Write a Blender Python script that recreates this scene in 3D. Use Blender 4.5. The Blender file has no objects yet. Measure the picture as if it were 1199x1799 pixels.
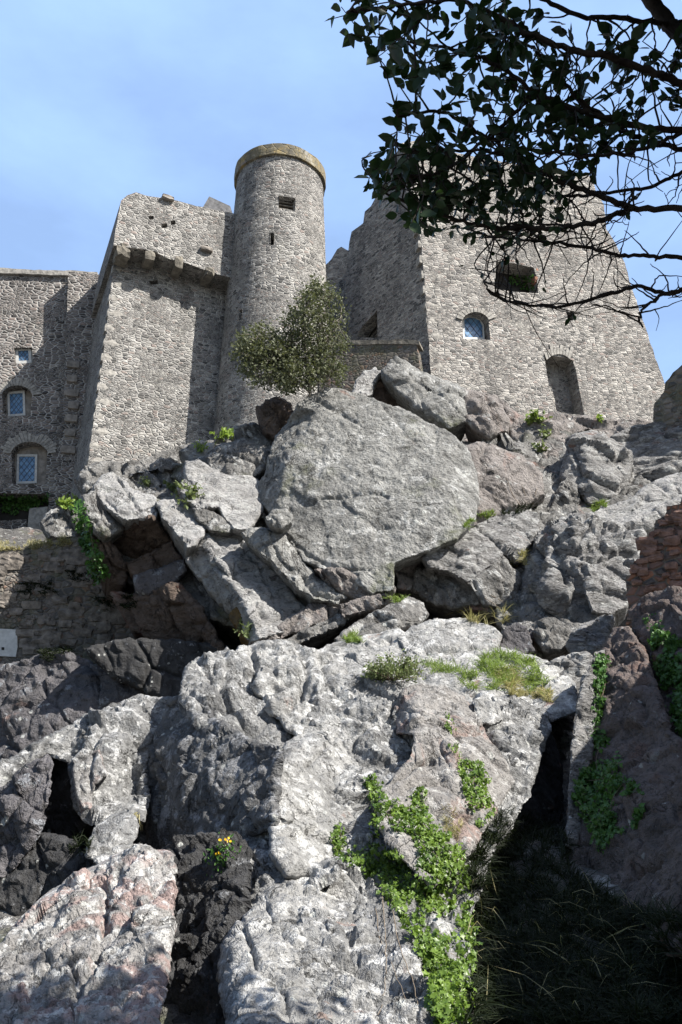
import bpy, math, random
import numpy as np
from mathutils import Vector
from mathutils.geometry import delaunay_2d_cdt
from mathutils.bvhtree import BVHTree

# ---------------------------------------------------------------- camera, sky, sun, exposure
SC = bpy.context.scene
C = SC.collection
F = 1400.0; TH = math.radians(18.0); CX = 599.5; CY = 899.5; EYE = 1.6
cam_d = bpy.data.cameras.new('camera'); cam = bpy.data.objects.new('camera', cam_d); C.objects.link(cam)
cam_d.sensor_fit = 'VERTICAL'; cam_d.sensor_height = 36.0; cam_d.lens = 36.0 * F / 1799.0
cam_d.clip_start = 0.05; cam_d.clip_end = 3000
cam.location = (0, 0, EYE); cam.rotation_euler = (math.pi / 2 + TH, 0, 0)
SC.camera = cam
SUN_AZ = math.radians(63.5); SUN_EL = math.radians(46.0)
SUNV = Vector((math.sin(SUN_AZ) * math.cos(SUN_EL), -math.cos(SUN_AZ) * math.cos(SUN_EL), math.sin(SUN_EL)))
w = bpy.data.worlds.new('World'); SC.world = w; w.use_nodes = True
nt = w.node_tree; nt.nodes.clear()
wo = nt.nodes.new('ShaderNodeOutputWorld'); wb = nt.nodes.new('ShaderNodeBackground'); wb.inputs[1].default_value = 0.077
sk = nt.nodes.new('ShaderNodeTexSky'); sk.sky_type = 'NISHITA'; sk.sun_disc = False
sk.sun_elevation = SUN_EL; sk.sun_rotation = math.pi - SUN_AZ; sk.air_density = 1.0; sk.dust_density = 1.2; sk.ozone_density = 1.0
wtc = nt.nodes.new('ShaderNodeTexCoord'); wmp = nt.nodes.new('ShaderNodeMapping'); wmp.inputs['Scale'].default_value = (1.2, 1.2, 3.0)
wn = nt.nodes.new('ShaderNodeTexNoise'); wn.inputs['Scale'].default_value = 2.2; wn.inputs['Detail'].default_value = 6; wn.inputs['Roughness'].default_value = .55
wr = nt.nodes.new('ShaderNodeMapRange'); wr.inputs[1].default_value = .42; wr.inputs[2].default_value = .75; wr.inputs[3].default_value = .55; wr.inputs[4].default_value = .88
wm = nt.nodes.new('ShaderNodeMix'); wm.data_type = 'RGBA'; wm.inputs[7].default_value = (3.75, 5.7, 9.5, 1)
nt.links.new(wtc.outputs['Generated'], wmp.inputs[0]); nt.links.new(wmp.outputs[0], wn.inputs['Vector'])
# thin cloud veil masked to northern sky above the horizon to cut ambient light
wsx = nt.nodes.new('ShaderNodeSeparateXYZ'); nt.links.new(wtc.outputs['Generated'], wsx.inputs[0])
def wrange(sock, a, b):
    x = nt.nodes.new('ShaderNodeMapRange'); x.interpolation_type = 'SMOOTHSTEP'; x.inputs[1].default_value = a; x.inputs[2].default_value = b; nt.links.new(sock, x.inputs[0]); return x.outputs[0]
def wmul(a, b):
    x = nt.nodes.new('ShaderNodeMath'); x.operation = 'MULTIPLY'; nt.links.new(a, x.inputs[0]); nt.links.new(b, x.inputs[1]); return x.outputs[0]
nt.links.new(wn.outputs[0], wr.inputs[0]); nt.links.new(wmul(wr.outputs[0], wmul(wrange(wsx.outputs[1], -.1, .45), wrange(wsx.outputs[2], -.05, .12))), wm.inputs[0]); nt.links.new(sk.outputs[0], wm.inputs[6])
nt.links.new(wm.outputs[2], wb.inputs[0]); nt.links.new(wb.outputs[0], wo.inputs[0])
sd = bpy.data.lights.new('sun', 'SUN'); sd.energy = 5.0; sd.angle = math.radians(.5); sd.color = (1, .955, .88)
so = bpy.data.objects.new('sun', sd); C.objects.link(so); so.location = SUNV * 60
so.rotation_euler = SUNV.to_track_quat('Z', 'Y').to_euler()
SC.view_settings.view_transform = 'Standard'; SC.view_settings.look = 'None'; SC.view_settings.gamma = 1
SC.view_settings.exposure = 0.95
SC.cycles.max_bounces = 5; SC.cycles.diffuse_bounces = 2; SC.cycles.transmission_bounces = 3

rng = np.random.default_rng(7); random.seed(7)

def ray(px, py):
    x = (px - CX) / F; y = (CY - py) / F
    return np.array([x, math.cos(TH) - y * math.sin(TH), math.sin(TH) + y * math.cos(TH)])
def rays(P):
    x = (P[:, 0] - CX) / F; y = (CY - P[:, 1]) / F
    return np.stack([x, math.cos(TH) - y * math.sin(TH), math.sin(TH) + y * math.cos(TH)], 1)
CAM = np.array([0, 0, EYE])
def at(px, py, Y):
    d = ray(px, py); return CAM + d * (Y / d[1])
def ats(P, Y):
    d = rays(P); return CAM + d * (np.asarray(Y) / d[:, 1])[:, None]

# ---------------------------------------------------------------- numpy noise
def _h(ix, iy, iz, k):
    n = (ix.astype(np.int64) * 374761393 + iy.astype(np.int64) * 668265263 + iz.astype(np.int64) * 2147483647 + k * 1274126177) & 0xFFFFFFFF
    n = ((n ^ (n >> 13)) * 1274126177) & 0xFFFFFFFF
    n = ((n ^ (n >> 16)) * 2246822519) & 0xFFFFFFFF
    return ((n ^ (n >> 15)) & 0xFFFFFF) / float(0xFFFFFF)
def vnoise(P, k=0):
    i = np.floor(P).astype(np.int64); f = P - i; u = f * f * f * (f * (f * 6 - 15) + 10)
    r = 0
    for dx in (0, 1):
        for dy in (0, 1):
            for dz in (0, 1):
                wgt = (u[:, 0] if dx else 1 - u[:, 0]) * (u[:, 1] if dy else 1 - u[:, 1]) * (u[:, 2] if dz else 1 - u[:, 2])
                r = r + wgt * _h(i[:, 0] + dx, i[:, 1] + dy, i[:, 2] + dz, k)
    return r * 2 - 1
def fbm(P, oct=5, k=0, rough=.5, ridge=False):
    a = 1; s = 0; tot = 0; Q = P.copy()
    for o in range(oct):
        n = vnoise(Q, k + o * 17)
        if ridge: n = 1 - 2 * np.abs(n)
        s = s + a * n; tot += a; a *= rough; Q = Q * 2.03 + 13.7
    return s / tot
def worley(P, k=0):
    """distance gap to nearest cell edge, cell random tilt displacement, cell id random"""
    i = np.floor(P).astype(np.int64)
    n = len(P); f1 = np.full(n, 9.); f2 = np.full(n, 9.); cell = np.zeros((n, 3), np.int64); cp = np.zeros((n, 3))
    for dx in (-1, 0, 1):
        for dy in (-1, 0, 1):
            for dz in (-1, 0, 1):
                c = i + np.array([dx, dy, dz])
                q = c + np.stack([_h(c[:, 0], c[:, 1], c[:, 2], k + j) for j in (1, 2, 3)], 1)
                d = np.sqrt(((P - q) ** 2).sum(1))
                m = d < f1
                f2 = np.where(m, f1, np.minimum(f2, d)); f1 = np.where(m, d, f1)
                cell[m] = c[m]; cp[m] = q[m]
    t = np.stack([_h(cell[:, 0], cell[:, 1], cell[:, 2], k + j) for j in (5, 6, 7)], 1) * 2 - 1
    tilt = ((P - cp) * t).sum(1)
    off = _h(cell[:, 0], cell[:, 1], cell[:, 2], k + 9) * 2 - 1
    return f2 - f1, tilt, off

# ---------------------------------------------------------------- object helpers
def tag(o, label=None, cat=None, group=None, kind=None):
    if label: o['label'] = label
    if cat: o['category'] = cat
    if group: o['group'] = group
    if kind: o['kind'] = kind
    return o
def empty(name, loc, label=None, cat=None, group=None):
    o = bpy.data.objects.new(name, None); C.objects.link(o); o.location = Vector(loc); o.empty_display_size = .2
    return tag(o, label, cat, group)
ORG = {}
def mesh(name, V, Fc, mat, parent=None, smooth=False, uv=None, origin=None, mats=None, midx=None):
    V = np.asarray(V, float)
    if parent is not None: org = ORG.get(parent.name, np.array(parent.location))
    elif origin is not None: org = np.array(origin)
    else: org = np.array([V[:, 0].mean(), V[:, 1].mean(), V[:, 2].min()])
    me = bpy.data.meshes.new(name)
    me.from_pydata((V - org).tolist(), [], Fc)
    me.materials.append(mat)
    for m in (mats or []): me.materials.append(m)
    if midx is not None: me.polygons.foreach_set('material_index', np.asarray(midx, np.int32))
    if smooth: me.polygons.foreach_set('use_smooth', np.ones(len(me.polygons), bool))
    if uv is not None:
        l = me.uv_layers.new(name='UVMap'); l.data.foreach_set('uv', np.asarray(uv, np.float32).ravel())
    me.update(); me.validate()
    o = bpy.data.objects.new(name, me); C.objects.link(o)
    ORG[o.name] = org
    if parent is not None: o.parent = parent
    else: o.location = Vector(org)
    return o

# ---------------------------------------------------------------- materials
class NT:
    def __init__(s, name, rough=.9, spec=.25):
        s.m = bpy.data.materials.new(name); s.m.use_nodes = True; s.t = s.m.node_tree; s.b = s.t.nodes['Principled BSDF']
        s.b.inputs['Roughness'].default_value = rough; s.b.inputs['Specular IOR Level'].default_value = spec
    def n(s, typ, **kw):
        x = s.t.nodes.new('ShaderNode' + typ)
        for k, v in kw.items():
            if k[0] == '_': setattr(x, k[1:], v)
            else: s.set(x, k, v)
        return x
    def set(s, x, k, v):
        inp = x.inputs[int(k[1:])] if k[0] == 'i' and k[1:].isdigit() else x.inputs[k]
        if isinstance(v, bpy.types.NodeSocket): s.t.links.new(v, inp)
        else: inp.default_value = v
    def noise(s, vec, scale, detail=5, rough=.55, dist=0):
        return s.n('TexNoise', Vector=vec, Scale=scale, Detail=detail, Roughness=rough, Distortion=dist).outputs[0]
    def rng(s, v, a, b, c=0., d=1.):
        return s.n('MapRange', i0=v, i1=a, i2=b, i3=c, i4=d).outputs[0]
    def mix(s, f, a, b, mode='MIX'):
        x = s.n('Mix', _data_type='RGBA', _blend_type=mode); s.set(x, 'i0', f); s.set(x, 'i6', a); s.set(x, 'i7', b); return x.outputs[2]
    def math(s, op, a, b=0.):
        return s.n('Math', _operation=op, i0=a, i1=b).outputs[0]
    def bump(s, h, dist, strength=1., normal=None):
        x = s.n('Bump', Height=h, Distance=dist, Strength=strength)
        if normal: s.set(x, 'Normal', normal)
        return x.outputs[0]
    def link(s, col, nrm=None):
        s.set(s.b, 'Base Color', col)
        if nrm: s.set(s.b, 'Normal', nrm)
        return s.m
def rgb(r, g, b): return (r, g, b, 1)

def rock_mat(name, lo, hi, px, pink=.0, pinkc=(.36, .23, .19), white=.35, dark=.4, moss=0., orange=0., streak=None, ros=.6, pale=(.60, .60, .585), bump=1., mb=1.):
    """px = metres covered by one photo pixel at that rock: grain sizes follow it"""
    s = NT(name, .93, .15)
    tc = s.n('TexCoord').outputs['Object']
    v = tc
    if streak:
        v = s.n('Mapping', Vector=tc, Rotation=streak[0], Scale=streak[1]).outputs[0]
    k = 1. / px
    big = s.noise(v, k / 170, 4, .6, .3)
    mid = s.noise(v, k / 42, 6, .65, .6)
    fine = s.noise(v, k / 11, 5, .7, .2)
    spk = s.noise(v, k / 4.2, 3, .7)
    base = s.mix(s.rng(mid, .36, .64), rgb(*lo), rgb(*hi))
    base = s.mix(s.math('MULTIPLY', s.rng(fine, .40, .62), .55), base, rgb(*[c * .62 for c in hi]))
    if pink: base = s.mix(s.math('MULTIPLY', s.rng(s.noise(v, k / 120, 4, .6, .8), .68 - .2 * pink, .74 - .2 * pink), .8), base, rgb(*pinkc))
    # pale crusty lichen patches
    a = s.noise(v, k / 30, 7, .70, .35)
    lw = s.rng(a, .66 - .26 * white, .70 - .24 * white)
    lw = s.math('MULTIPLY', lw, s.rng(spk, .34, .52, .45, 1.))
    base = s.mix(s.math('MULTIPLY', lw, .85), base, rgb(*pale))
    # black lichen / algae blotches and specks
    d1 = s.rng(s.noise(v, k / 55, 6, .7, .4), .66 - .22 * dark, .74 - .2 * dark)
    d2 = s.rng(s.noise(v, k / 7., 4, .75), .60 - .10 * dark, .66 - .08 * dark)
    dk = s.math('MAXIMUM', s.math('MULTIPLY', d1, s.rng(spk, .36, .6, .35, .95)), s.math('MULTIPLY', d2, .8))
    base = s.mix(s.math('MULTIPLY', dk, .78), base, rgb(.055, .053, .05))
    if moss: base = s.mix(s.math('MULTIPLY', s.rng(big, .60 - .2 * moss, .66 - .16 * moss), s.rng(fine, .4, .6, .2, .8)), base, rgb(.115, .125, .065))
    if orange: base = s.mix(s.math('MULTIPLY', s.rng(s.noise(v, k / 80, 5, .65, .6), .66 - .2 * orange, .72 - .16 * orange), .75), base, rgb(.33, .19, .05))
    tone = s.noise(v, k / 260, 5, .6, .6)
    base = s.mix(s.rng(tone, .40, .62, .42, 0.), base, s.mix(1., base, rgb(.42, .415, .41), 'MULTIPLY'))
    # small round pale rosettes
    vo = s.n('TexVoronoi', Vector=s.n('Mix', _data_type='VECTOR', i0=.04, i4=v, i5=s.n('TexNoise', Vector=v, Scale=k / 8).outputs[1]).outputs[1], Scale=k / 16)
    ro = s.math('MULTIPLY', s.rng(vo.outputs['Distance'], .30, .2), s.rng(s.n('SeparateColor', i0=vo.outputs['Color']).outputs[0], .88, .92))
    base = s.mix(s.math('MULTIPLY', ro, ros), base, rgb(.66, .67, .63))
    h = s.math('ADD', s.math('MULTIPLY', mid, mb), s.math('ADD', s.math('MULTIPLY', fine, .55), s.math('MULTIPLY', spk, .26)))
    cr = s.math('ABSOLUTE', s.math('SUBTRACT', s.noise(v, k / 210, 7, .6, 1.4), .5))
    crk = s.math('MAXIMUM', s.rng(cr, .0015, .007, 0., 1.), s.rng(s.noise(v, k / 90, 2), .46, .52))
    h = s.math('ADD', h, s.math('MULTIPLY', crk, .5))
    base = s.mix(s.rng(crk, 0., 1., .55, 0.), base, rgb(.05, .045, .04))
    return s.link(base, s.bump(h, 20 * px * bump, 1.))

def stone_mat(name, cols, mortar=(.66, .64, .60), su=4.2, sv=9.2, tint=(.31, .25, .225), tintp=.06, moss=0., yellow=0., w=.10, dirt=.5, bd=.12):
    """rubble masonry on a UV map in metres"""
    s = NT(name, .92, .15)
    uv = s.n('TexCoord').outputs['UV']
    wob = s.n('TexNoise', Vector=uv, Scale=1.3, Detail=3).outputs[1]
    wob2 = s.n('TexNoise', Vector=uv, Scale=9., Detail=2).outputs[1]
    u1 = s.n('Mix', _data_type='VECTOR', i0=.10, i4=uv, i5=wob).outputs[1]
    u1 = s.n('Mix', _data_type='VECTOR', i0=.028, i4=u1, i5=wob2).outputs[1]
    def layer(a, b, off):
        mp = s.n('Mapping', Vector=u1, Scale=(a, b, 1), Location=(off, off * .7, 0)).outputs[0]
        e = s.n('TexVoronoi', _voronoi_dimensions='2D', _feature='DISTANCE_TO_EDGE', Vector=mp, Scale=1., Randomness=.92).outputs[0]
        c = s.n('SeparateColor', i0=s.n('TexVoronoi', _voronoi_dimensions='2D', Vector=mp, Scale=1., Randomness=.92).outputs['Color'])
        return e, c.outputs[0], c.outputs[1], c.outputs[2]
    eA, rA, gA, bA = layer(su, sv, 0.); eB, rB, gB, bB = layer(su * 1.75, sv * 1.55, 5.3)
    sel = s.math('GREATER_THAN', s.noise(uv, .55, 2, .5), .545)
    def fm(a, b): return s.n('Mix', i0=sel, i2=a, i3=b).outputs[0]
    e, r, g, b = fm(eA, eB), fm(rA, rB), fm(gA, gB), fm(bA, bB)
    gr = s.noise(uv, 16, 5, .7); big = s.noise(uv, .35, 4, .6)
    ramp = s.n('ValToRGB', i0=r); ramp.color_ramp.interpolation = 'CONSTANT'
    while len(ramp.color_ramp.elements) > 1: ramp.color_ramp.elements.remove(ramp.color_ramp.elements[0])
    for i, c in enumerate(cols):
        el = ramp.color_ramp.elements[0] if i == 0 else ramp.color_ramp.elements.new(i / len(cols))
        el.position = i / len(cols); el.color = rgb(*c)
    col = s.mix(s.math('MULTIPLY', s.math('LESS_THAN', g, tintp), .8), ramp.outputs[0], rgb(*tint))
    col = s.mix(s.rng(gr, .3, .7, .0, .55), col, s.mix(.5, col, rgb(.09, .085, .08)))
    col = s.mix(s.rng(s.noise(uv, 5., 6, .7, .5), .58, .68, 0., .5), col, rgb(.46, .45, .42))
    mo = s.mix(s.rng(gr, .35, .65), rgb(*[c * .82 for c in mortar]), rgb(*mortar))
    mo = s.mix(s.rng(s.noise(uv, 1.1, 5, .65), .44, .66, 0., .55), mo, rgb(*[c * .5 for c in mortar]))
    mw = s.rng(e, w * .45, w * 1.0)
    col = s.mix(mw, mo, col)
    col = s.mix(s.rng(big, .5, .72, 0., dirt), col, rgb(.13, .125, .12))
    stk = s.noise(s.n('Mapping', Vector=uv, Scale=(1.1, .13, 1)).outputs[0], 1., 5, .65)
    col = s.mix(s.rng(stk, .52, .68, 0., .42), col, rgb(.10, .095, .088))
    col = s.mix(s.rng(s.noise(uv, .5, 6, .7, .8), .57, .66, 0., .35), col, rgb(.55, .53, .48))
    if moss: col = s.mix(s.rng(s.noise(uv, .8, 6, .7), .62 - .15 * moss, .7, 0., .7), col, rgb(.10, .11, .05))
    if yellow: col = s.mix(s.rng(s.noise(uv, 1.6, 6, .7), .55 - .1 * yellow, .68, 0., .8), col, rgb(.42, .30, .10))
    hgt = s.math('ADD', s.math('MULTIPLY', s.math('MULTIPLY', s.rng(e, 0., w * 2.2), s.rng(b, 0, 1, .35, 1.)), 1.), s.math('MULTIPLY', gr, .28))
    return s.link(col, s.bump(hgt, bd, 1.))

def plain_mat(name, col, rough=.8, var=.3, scale=8., bump=.0, spec=.3):
    s = NT(name, rough, spec); tc = s.n('TexCoord').outputs['Object']
    n = s.noise(tc, scale, 5, .6)
    c = s.mix(s.rng(n, .3, .7), rgb(*[x * (1 - var) for x in col]), rgb(*[min(1, x * (1 + var)) for x in col]))
    return s.link(c, s.bump(n, bump) if bump else None)
def leaf_mat(name, c1, c2, trans=.25, rough=.45, spec=.4, scale=3.):
    s = NT(name, rough, spec)
    oi = s.n('TexCoord').outputs['Object']
    n = s.noise(oi, scale, 3, .6); n2 = s.noise(oi, scale * 9, 2, .6)
    c = s.mix(s.rng(n, .35, .65), rgb(*c1), rgb(*c2))
    c = s.mix(s.rng(n2, .45, .7, 0, .5), c, rgb(*[x * 1.5 for x in c2]))
    s.set(s.b, 'Base Color', c)
    if trans:
        tr = s.n('BsdfTranslucent', Color=s.mix(.5, c, rgb(c2[0] * 1.6, c2[1] * 1.7, c2[2] * .6)))
        mx = s.n('MixShader', i0=trans); s.t.links.new(s.b.outputs[0], mx.inputs[1]); s.t.links.new(tr.outputs[0], mx.inputs[2])
        s.t.links.new(mx.outputs[0], s.t.nodes['Material Output'].inputs[0])
    return s.m

GREY = [(.275, .265, .255), (.39, .375, .355), (.18, .175, .17), (.46, .445, .42), (.23, .218, .21), (.33, .32, .305), (.095, .094, .093), (.35, .33, .31)]
M = {}
M['tower'] = stone_mat('rubble_masonry', GREY, w=.105)
M['round'] = stone_mat('rubble_masonry_round', GREY, w=.10, su=4.0, sv=9.0)
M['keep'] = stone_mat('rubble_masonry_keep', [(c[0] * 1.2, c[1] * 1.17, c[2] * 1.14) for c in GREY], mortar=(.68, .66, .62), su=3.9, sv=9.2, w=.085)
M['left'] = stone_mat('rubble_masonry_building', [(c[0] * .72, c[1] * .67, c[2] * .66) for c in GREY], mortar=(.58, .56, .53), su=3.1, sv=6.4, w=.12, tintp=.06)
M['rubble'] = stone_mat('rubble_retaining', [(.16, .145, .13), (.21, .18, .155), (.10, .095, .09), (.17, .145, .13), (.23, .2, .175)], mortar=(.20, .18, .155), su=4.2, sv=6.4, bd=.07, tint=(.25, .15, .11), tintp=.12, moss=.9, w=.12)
M['redwall'] = stone_mat('red_rubble', [(.19, .115, .095), (.24, .13, .095), (.14, .10, .09), (.22, .16, .13), (.11, .09, .085)], mortar=(.2, .17, .14), bd=.08, su=5.2, sv=8.2, tint=(.36, .16, .09), tintp=.2, w=.11)
M['cap'] = stone_mat('lichen_capstone', [(.20, .175, .12), (.25, .215, .14), (.16, .145, .11)], mortar=(.2, .18, .13), su=2.4, sv=2.6, w=.04, yellow=.35, bd=.04)
M['block'] = plain_mat('dressed_stone', (.26, .235, .21), .9, .45, 3., .06)
M['blockdark'] = plain_mat('weathered_stone', (.17, .155, .13), .95, .5, 4., .08)
M['voussoir'] = plain_mat('arch_stone', (.30, .285, .26), .9, .4, 5., .05)
M['darkin'] = plain_mat('dark_interior', (.03, .028, .025), .95, .3, 3.)
M['frame'] = plain_mat('pale_window_frame', (.52, .52, .50), .6, .2, 6.)
M['glass'] = NT('window_glass', .12, .6).m
def lead_glass():
    s = NT('leaded_glass', .18, .7); uv = s.n('TexCoord').outputs['Object']
    n = s.noise(uv, 3., 3, .6)
    return s.link(s.mix(s.rng(n, .35, .65), rgb(.07, .16, .30), rgb(.16, .30, .48)))
M['glass'] = lead_glass()
M['lead'] = plain_mat('lead_bars', (.07, .08, .10), .6, .2)
M['slate'] = plain_mat('slate', (.13, .13, .135), .85, .4, 5., .04)

# ---------------------------------------------------------------- walls
class Plane:
    def __init__(s, px, py, Y, az, batter=0.):
        """az: degrees the wall turns to its right (+) from facing the camera's side; batter: outward lean of the normal"""
        s.p = at(px, py, Y); a = math.radians(az)
        n = np.array([math.sin(a), -math.cos(a), batter]); s.n = n / np.linalg.norm(n)
        s.t = np.array([math.cos(a), math.sin(a), 0.])
    def hit(s, px, py, out=0.):
        d = ray(px, py); k = ((s.p + s.n * out - CAM) @ s.n) / (d @ s.n); return CAM + d * k
def densify(pts, step, j=0., closed=True, k=0):
    out = []; n = len(pts)
    for i in range(n if closed else n - 1):
        a = np.array(pts[i][:2], float); b = np.array(pts[(i + 1) % n][:2], float); L = np.linalg.norm(b - a); m = max(1, int(round(L / step)))
        for q in range(m): out.append(a + (b - a) * q / m)
    out = np.array(out)
    if j:
        Q = np.concatenate([out / 14., np.full((len(out), 1), k * 3.1)], 1); Q2 = Q * 3.1 + 7
        out = out + np.stack([fbm(Q, 2, 3 + k) + .5 * fbm(Q2, 2, 9), fbm(Q, 2, 23 + k) + .5 * fbm(Q2, 2, 29)], 1) * j
    return out
def tri_fill(loops):
    """CDT of outer loop + hole loops (2D arrays) -> verts, tris, and index of each input vertex"""
    pts = []; edges = []; spans = []
    for L in loops:
        s = len(pts); pts += [Vector((float(x), float(y))) for x, y in L]; n = len(L)
        edges += [(s + i, s + (i + 1) % n) for i in range(n)]; spans.append((s, n))
    v, e, f, ov, oe, of = delaunay_2d_cdt(pts, edges, [], 1 if len(loops) == 1 else 1, 1e-6)
    P = np.array([(p.x, p.y) for p in v]); idx = {}
    for i, o in enumerate(ov):
        for q in o: idx[q] = i
    T = [list(t) for t in f]
    if len(loops) > 1:
        cen = np.array([P[t].mean(0) for t in T]); keep = np.ones(len(T), bool)
        for L in loops[1:]: keep &= ~inside(cen, np.array(L))
        T = [t for t, kk in zip(T, keep) if kk]
    return P, T, [[idx[s + i] for i in range(n)] for s, n in spans]
def inside(P, L):
    x, y = P[:, 0], P[:, 1]; c = np.zeros(len(P), bool); n = len(L)
    for i in range(n):
        x1, y1 = L[i][0], L[i][1]; x2, y2 = L[i - 1][0], L[i - 1][1]
        if y1 == y2: continue
        m = ((y1 > y) != (y2 > y)) & (x < (x2 - x1) * (y - y1) / (y2 - y1) + x1); c ^= m
    return c
def box_uv(V, Fc, off=0.):
    uv = []
    for f in Fc:
        a, b, c = V[f[0]], V[f[1]], V[f[2]]; n = np.cross(b - a, c - a); L = np.linalg.norm(n)
        n = n / L if L > 1e-12 else np.array([0, -1., 0])
        if abs(n[2]) < .75:
            t = np.array([-n[1], n[0], 0]); t /= np.linalg.norm(t)
            for i in f: uv.append((V[i] @ t + off, V[i][2]))
        else:
            for i in f: uv.append((V[i][0] + off, V[i][1]))
    return uv
def wall(name, outline, pl, depth, mat, parent=None, holes=(), reveal=.6, jit=1.2, step=9, ddir=None, out=0., k=0, uvo=0.):
    """solid wall: outline in photo pixels on plane pl, extruded back by depth; holes are pixel polygons cut right into it"""
    O = densify(outline, step, jit, k=k); H = [densify(h, 8, .5, k=k + 1) for h in holes]
    P, T, S = tri_fill([O] + H)
    V = [pl.hit(x, y, out) for x, y in P]; A = np.array(V)
    T = [t if np.cross(A[t[1]] - A[t[0]], A[t[2]] - A[t[0]]) @ pl.n > 0 else t[::-1] for t in T]
    V = list(V); Fc = list(T); dd = -pl.n * depth if ddir is None else np.array(ddir) * depth
    dd = np.array([dd[0], dd[1], dd[2] if ddir is not None else 0.])
    def orient(loop, d, outw):
        c = A[loop].mean(0); b = len(V)
        for i in loop: V.append(A[i] + d)
        n = len(loop); AA = np.array(V)
        for i in range(n):
            q = [loop[i], loop[(i + 1) % n], b + (i + 1) % n, b + i]
            nn = np.cross(AA[q[1]] - AA[q[0]], AA[q[3]] - AA[q[0]]); m = AA[q].mean(0) - (c + d / 2)
            m = m - pl.n * (m @ pl.n)
            if (nn @ m > 0) != outw: q = q[::-1]
            Fc.append(q)
        return b
    b = orient(S[0], dd, True)
    # back cap: reuse a clean triangulation of the outer loop
    P2, T2, S2 = tri_fill([O]); base = len(V); A2 = np.array([pl.hit(x, y, out) for x, y in P2]) + dd
    V += list(A2)
    for t in T2:
        if np.cross(A2[t[1]] - A2[t[0]], A2[t[2]] - A2[t[0]]) @ pl.n > 0: t = t[::-1]
        Fc.append([base + i for i in t])
    backs = []
    for h in S[1:]:
        backs.append(orient(h, -pl.n * reveal, False))
    V = np.array(V)
    o = mesh(name, V, Fc, mat, parent, uv=box_uv(V, Fc, uvo))
    return o
def panel(name, poly, pl, out, thick, mat, parent, jit=0, step=30):
    O = densify(poly, step, jit); P, T, S = tri_fill([O]); A = np.array([pl.hit(x, y, out) for x, y in P]); B = A - pl.n * thick
    V = np.concatenate([A, B]); n = len(A); Fc = []
    for t in T:
        if np.cross(A[t[1]] - A[t[0]], A[t[2]] - A[t[0]]) @ pl.n < 0: t = t[::-1]
        Fc.append(t); Fc.append([i + n for i in t[::-1]])
    L = S[0]; c = A.mean(0)
    for i in range(len(L)):
        q = [L[i], L[(i + 1) % len(L)], L[(i + 1) % len(L)] + n, L[i] + n]
        nn = np.cross(V[q[1]] - V[q[0]], V[q[3]] - V[q[0]])
        if nn @ (V[q].mean(0) - c) < 0: q = q[::-1]
        Fc.append(q)
    return mesh(name, V, Fc, mat, parent, uv=box_uv(V, Fc))
def ring_panel(name, outer, inner, pl, out, thick, mat, parent):
    """flat frame: outer polygon minus inner polygon, same number of points"""
    A = [pl.hit(x, y, out) for x, y in outer] + [pl.hit(x, y, out) for x, y in inner]; n = len(outer)
    V = A + [a - pl.n * thick for a in A]; Fc = []
    for i in range(n):
        j = (i + 1) % n
        Fc += [[i, j, n + j, n + i], [2 * n + j, 2 * n + i, 3 * n + i, 3 * n + j], [i, 2 * n + i, 2 * n + j, j], [n + i, n + j, 3 * n + j, 3 * n + i]]
    V = np.array(V)
    return mesh(name, V, Fc, mat, parent, uv=box_uv(V, Fc))
def lump(name, c, size, mat, parent=None, rotz=0., tilt=0., k=0, rough=.12, sub=3, raw=False):
    """irregular dressed stone: a box subdivided, rounded and roughened"""
    n = sub + 1; V = []; idx = {}; Fc = []
    def vid(a, b, cc):
        key = (a, b, cc)
        if key not in idx: idx[key] = len(V); V.append((a / sub * 2 - 1, b / sub * 2 - 1, cc / sub * 2 - 1))
        return idx[key]
    for ax in range(3):
        for s_ in (0, sub):
            for i in range(sub):
                for j in range(sub):
                    q = []
                    for (u, v) in ((i, j), (i + 1, j), (i + 1, j + 1), (i, j + 1)):
                        t = [0, 0, 0]; t[ax] = s_; t[(ax + 1) % 3] = u; t[(ax + 2) % 3] = v; q.append(vid(*t))
                    Fc.append(q if s_ else q[::-1])
    V = np.array(V); r = np.linalg.norm(V, axis=1)[:, None]; V = V * (1 - .16 * (r - 1) / .73)
    V = V + rough * np.stack([vnoise(V * 1.7 + k * 5.1, j) for j in (1, 2, 3)], 1)
    V = V * np.array(size) / 2
    ct, st = math.cos(tilt), math.sin(tilt); V = np.stack([V[:, 0], V[:, 1] * ct - V[:, 2] * st, V[:, 1] * st + V[:, 2] * ct], 1)
    cr, sr = math.cos(rotz), math.sin(rotz); V = np.stack([V[:, 0] * cr - V[:, 1] * sr, V[:, 0] * sr + V[:, 1] * cr, V[:, 2]], 1) + np.array(c)
    if raw: return V, Fc
    return mesh(name, V, Fc, mat, parent, smooth=False, uv=box_uv(V, Fc))
def proud_stones(name, poly, n, pl, out, mat, parent, smin, smax, rotz):
    L = np.array(poly, float); VV = []; FF = []; r_ = np.random.default_rng(n); got = 0
    while got < n:
        p = r_.uniform(L.min(0), L.max(0))
        if not inside(p[None], L)[0]: continue
        w_ = r_.uniform(smin, smax); V, Fc = lump('', pl.hit(p[0], p[1], out - .10), (w_, .34, w_ * r_.uniform(.4, .75)), None, rotz=rotz + r_.normal() * .06, tilt=r_.normal() * .08, k=got * 1.7, rough=.2, raw=True)
        b = sum(len(v) for v in VV); VV.append(V); FF += [[i + b for i in f] for f in Fc]; got += 1
    V = np.concatenate(VV); return mesh(name, V, FF, mat, parent, uv=box_uv(V, FF))

M['redstone'] = plain_mat('reddish_rubble_stone', (.19, .115, .09), .95, .55, 6., .05); M['greystone'] = plain_mat('brownish_rubble_stone', (.17, .15, .13), .95, .6, 5., .05)
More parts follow.
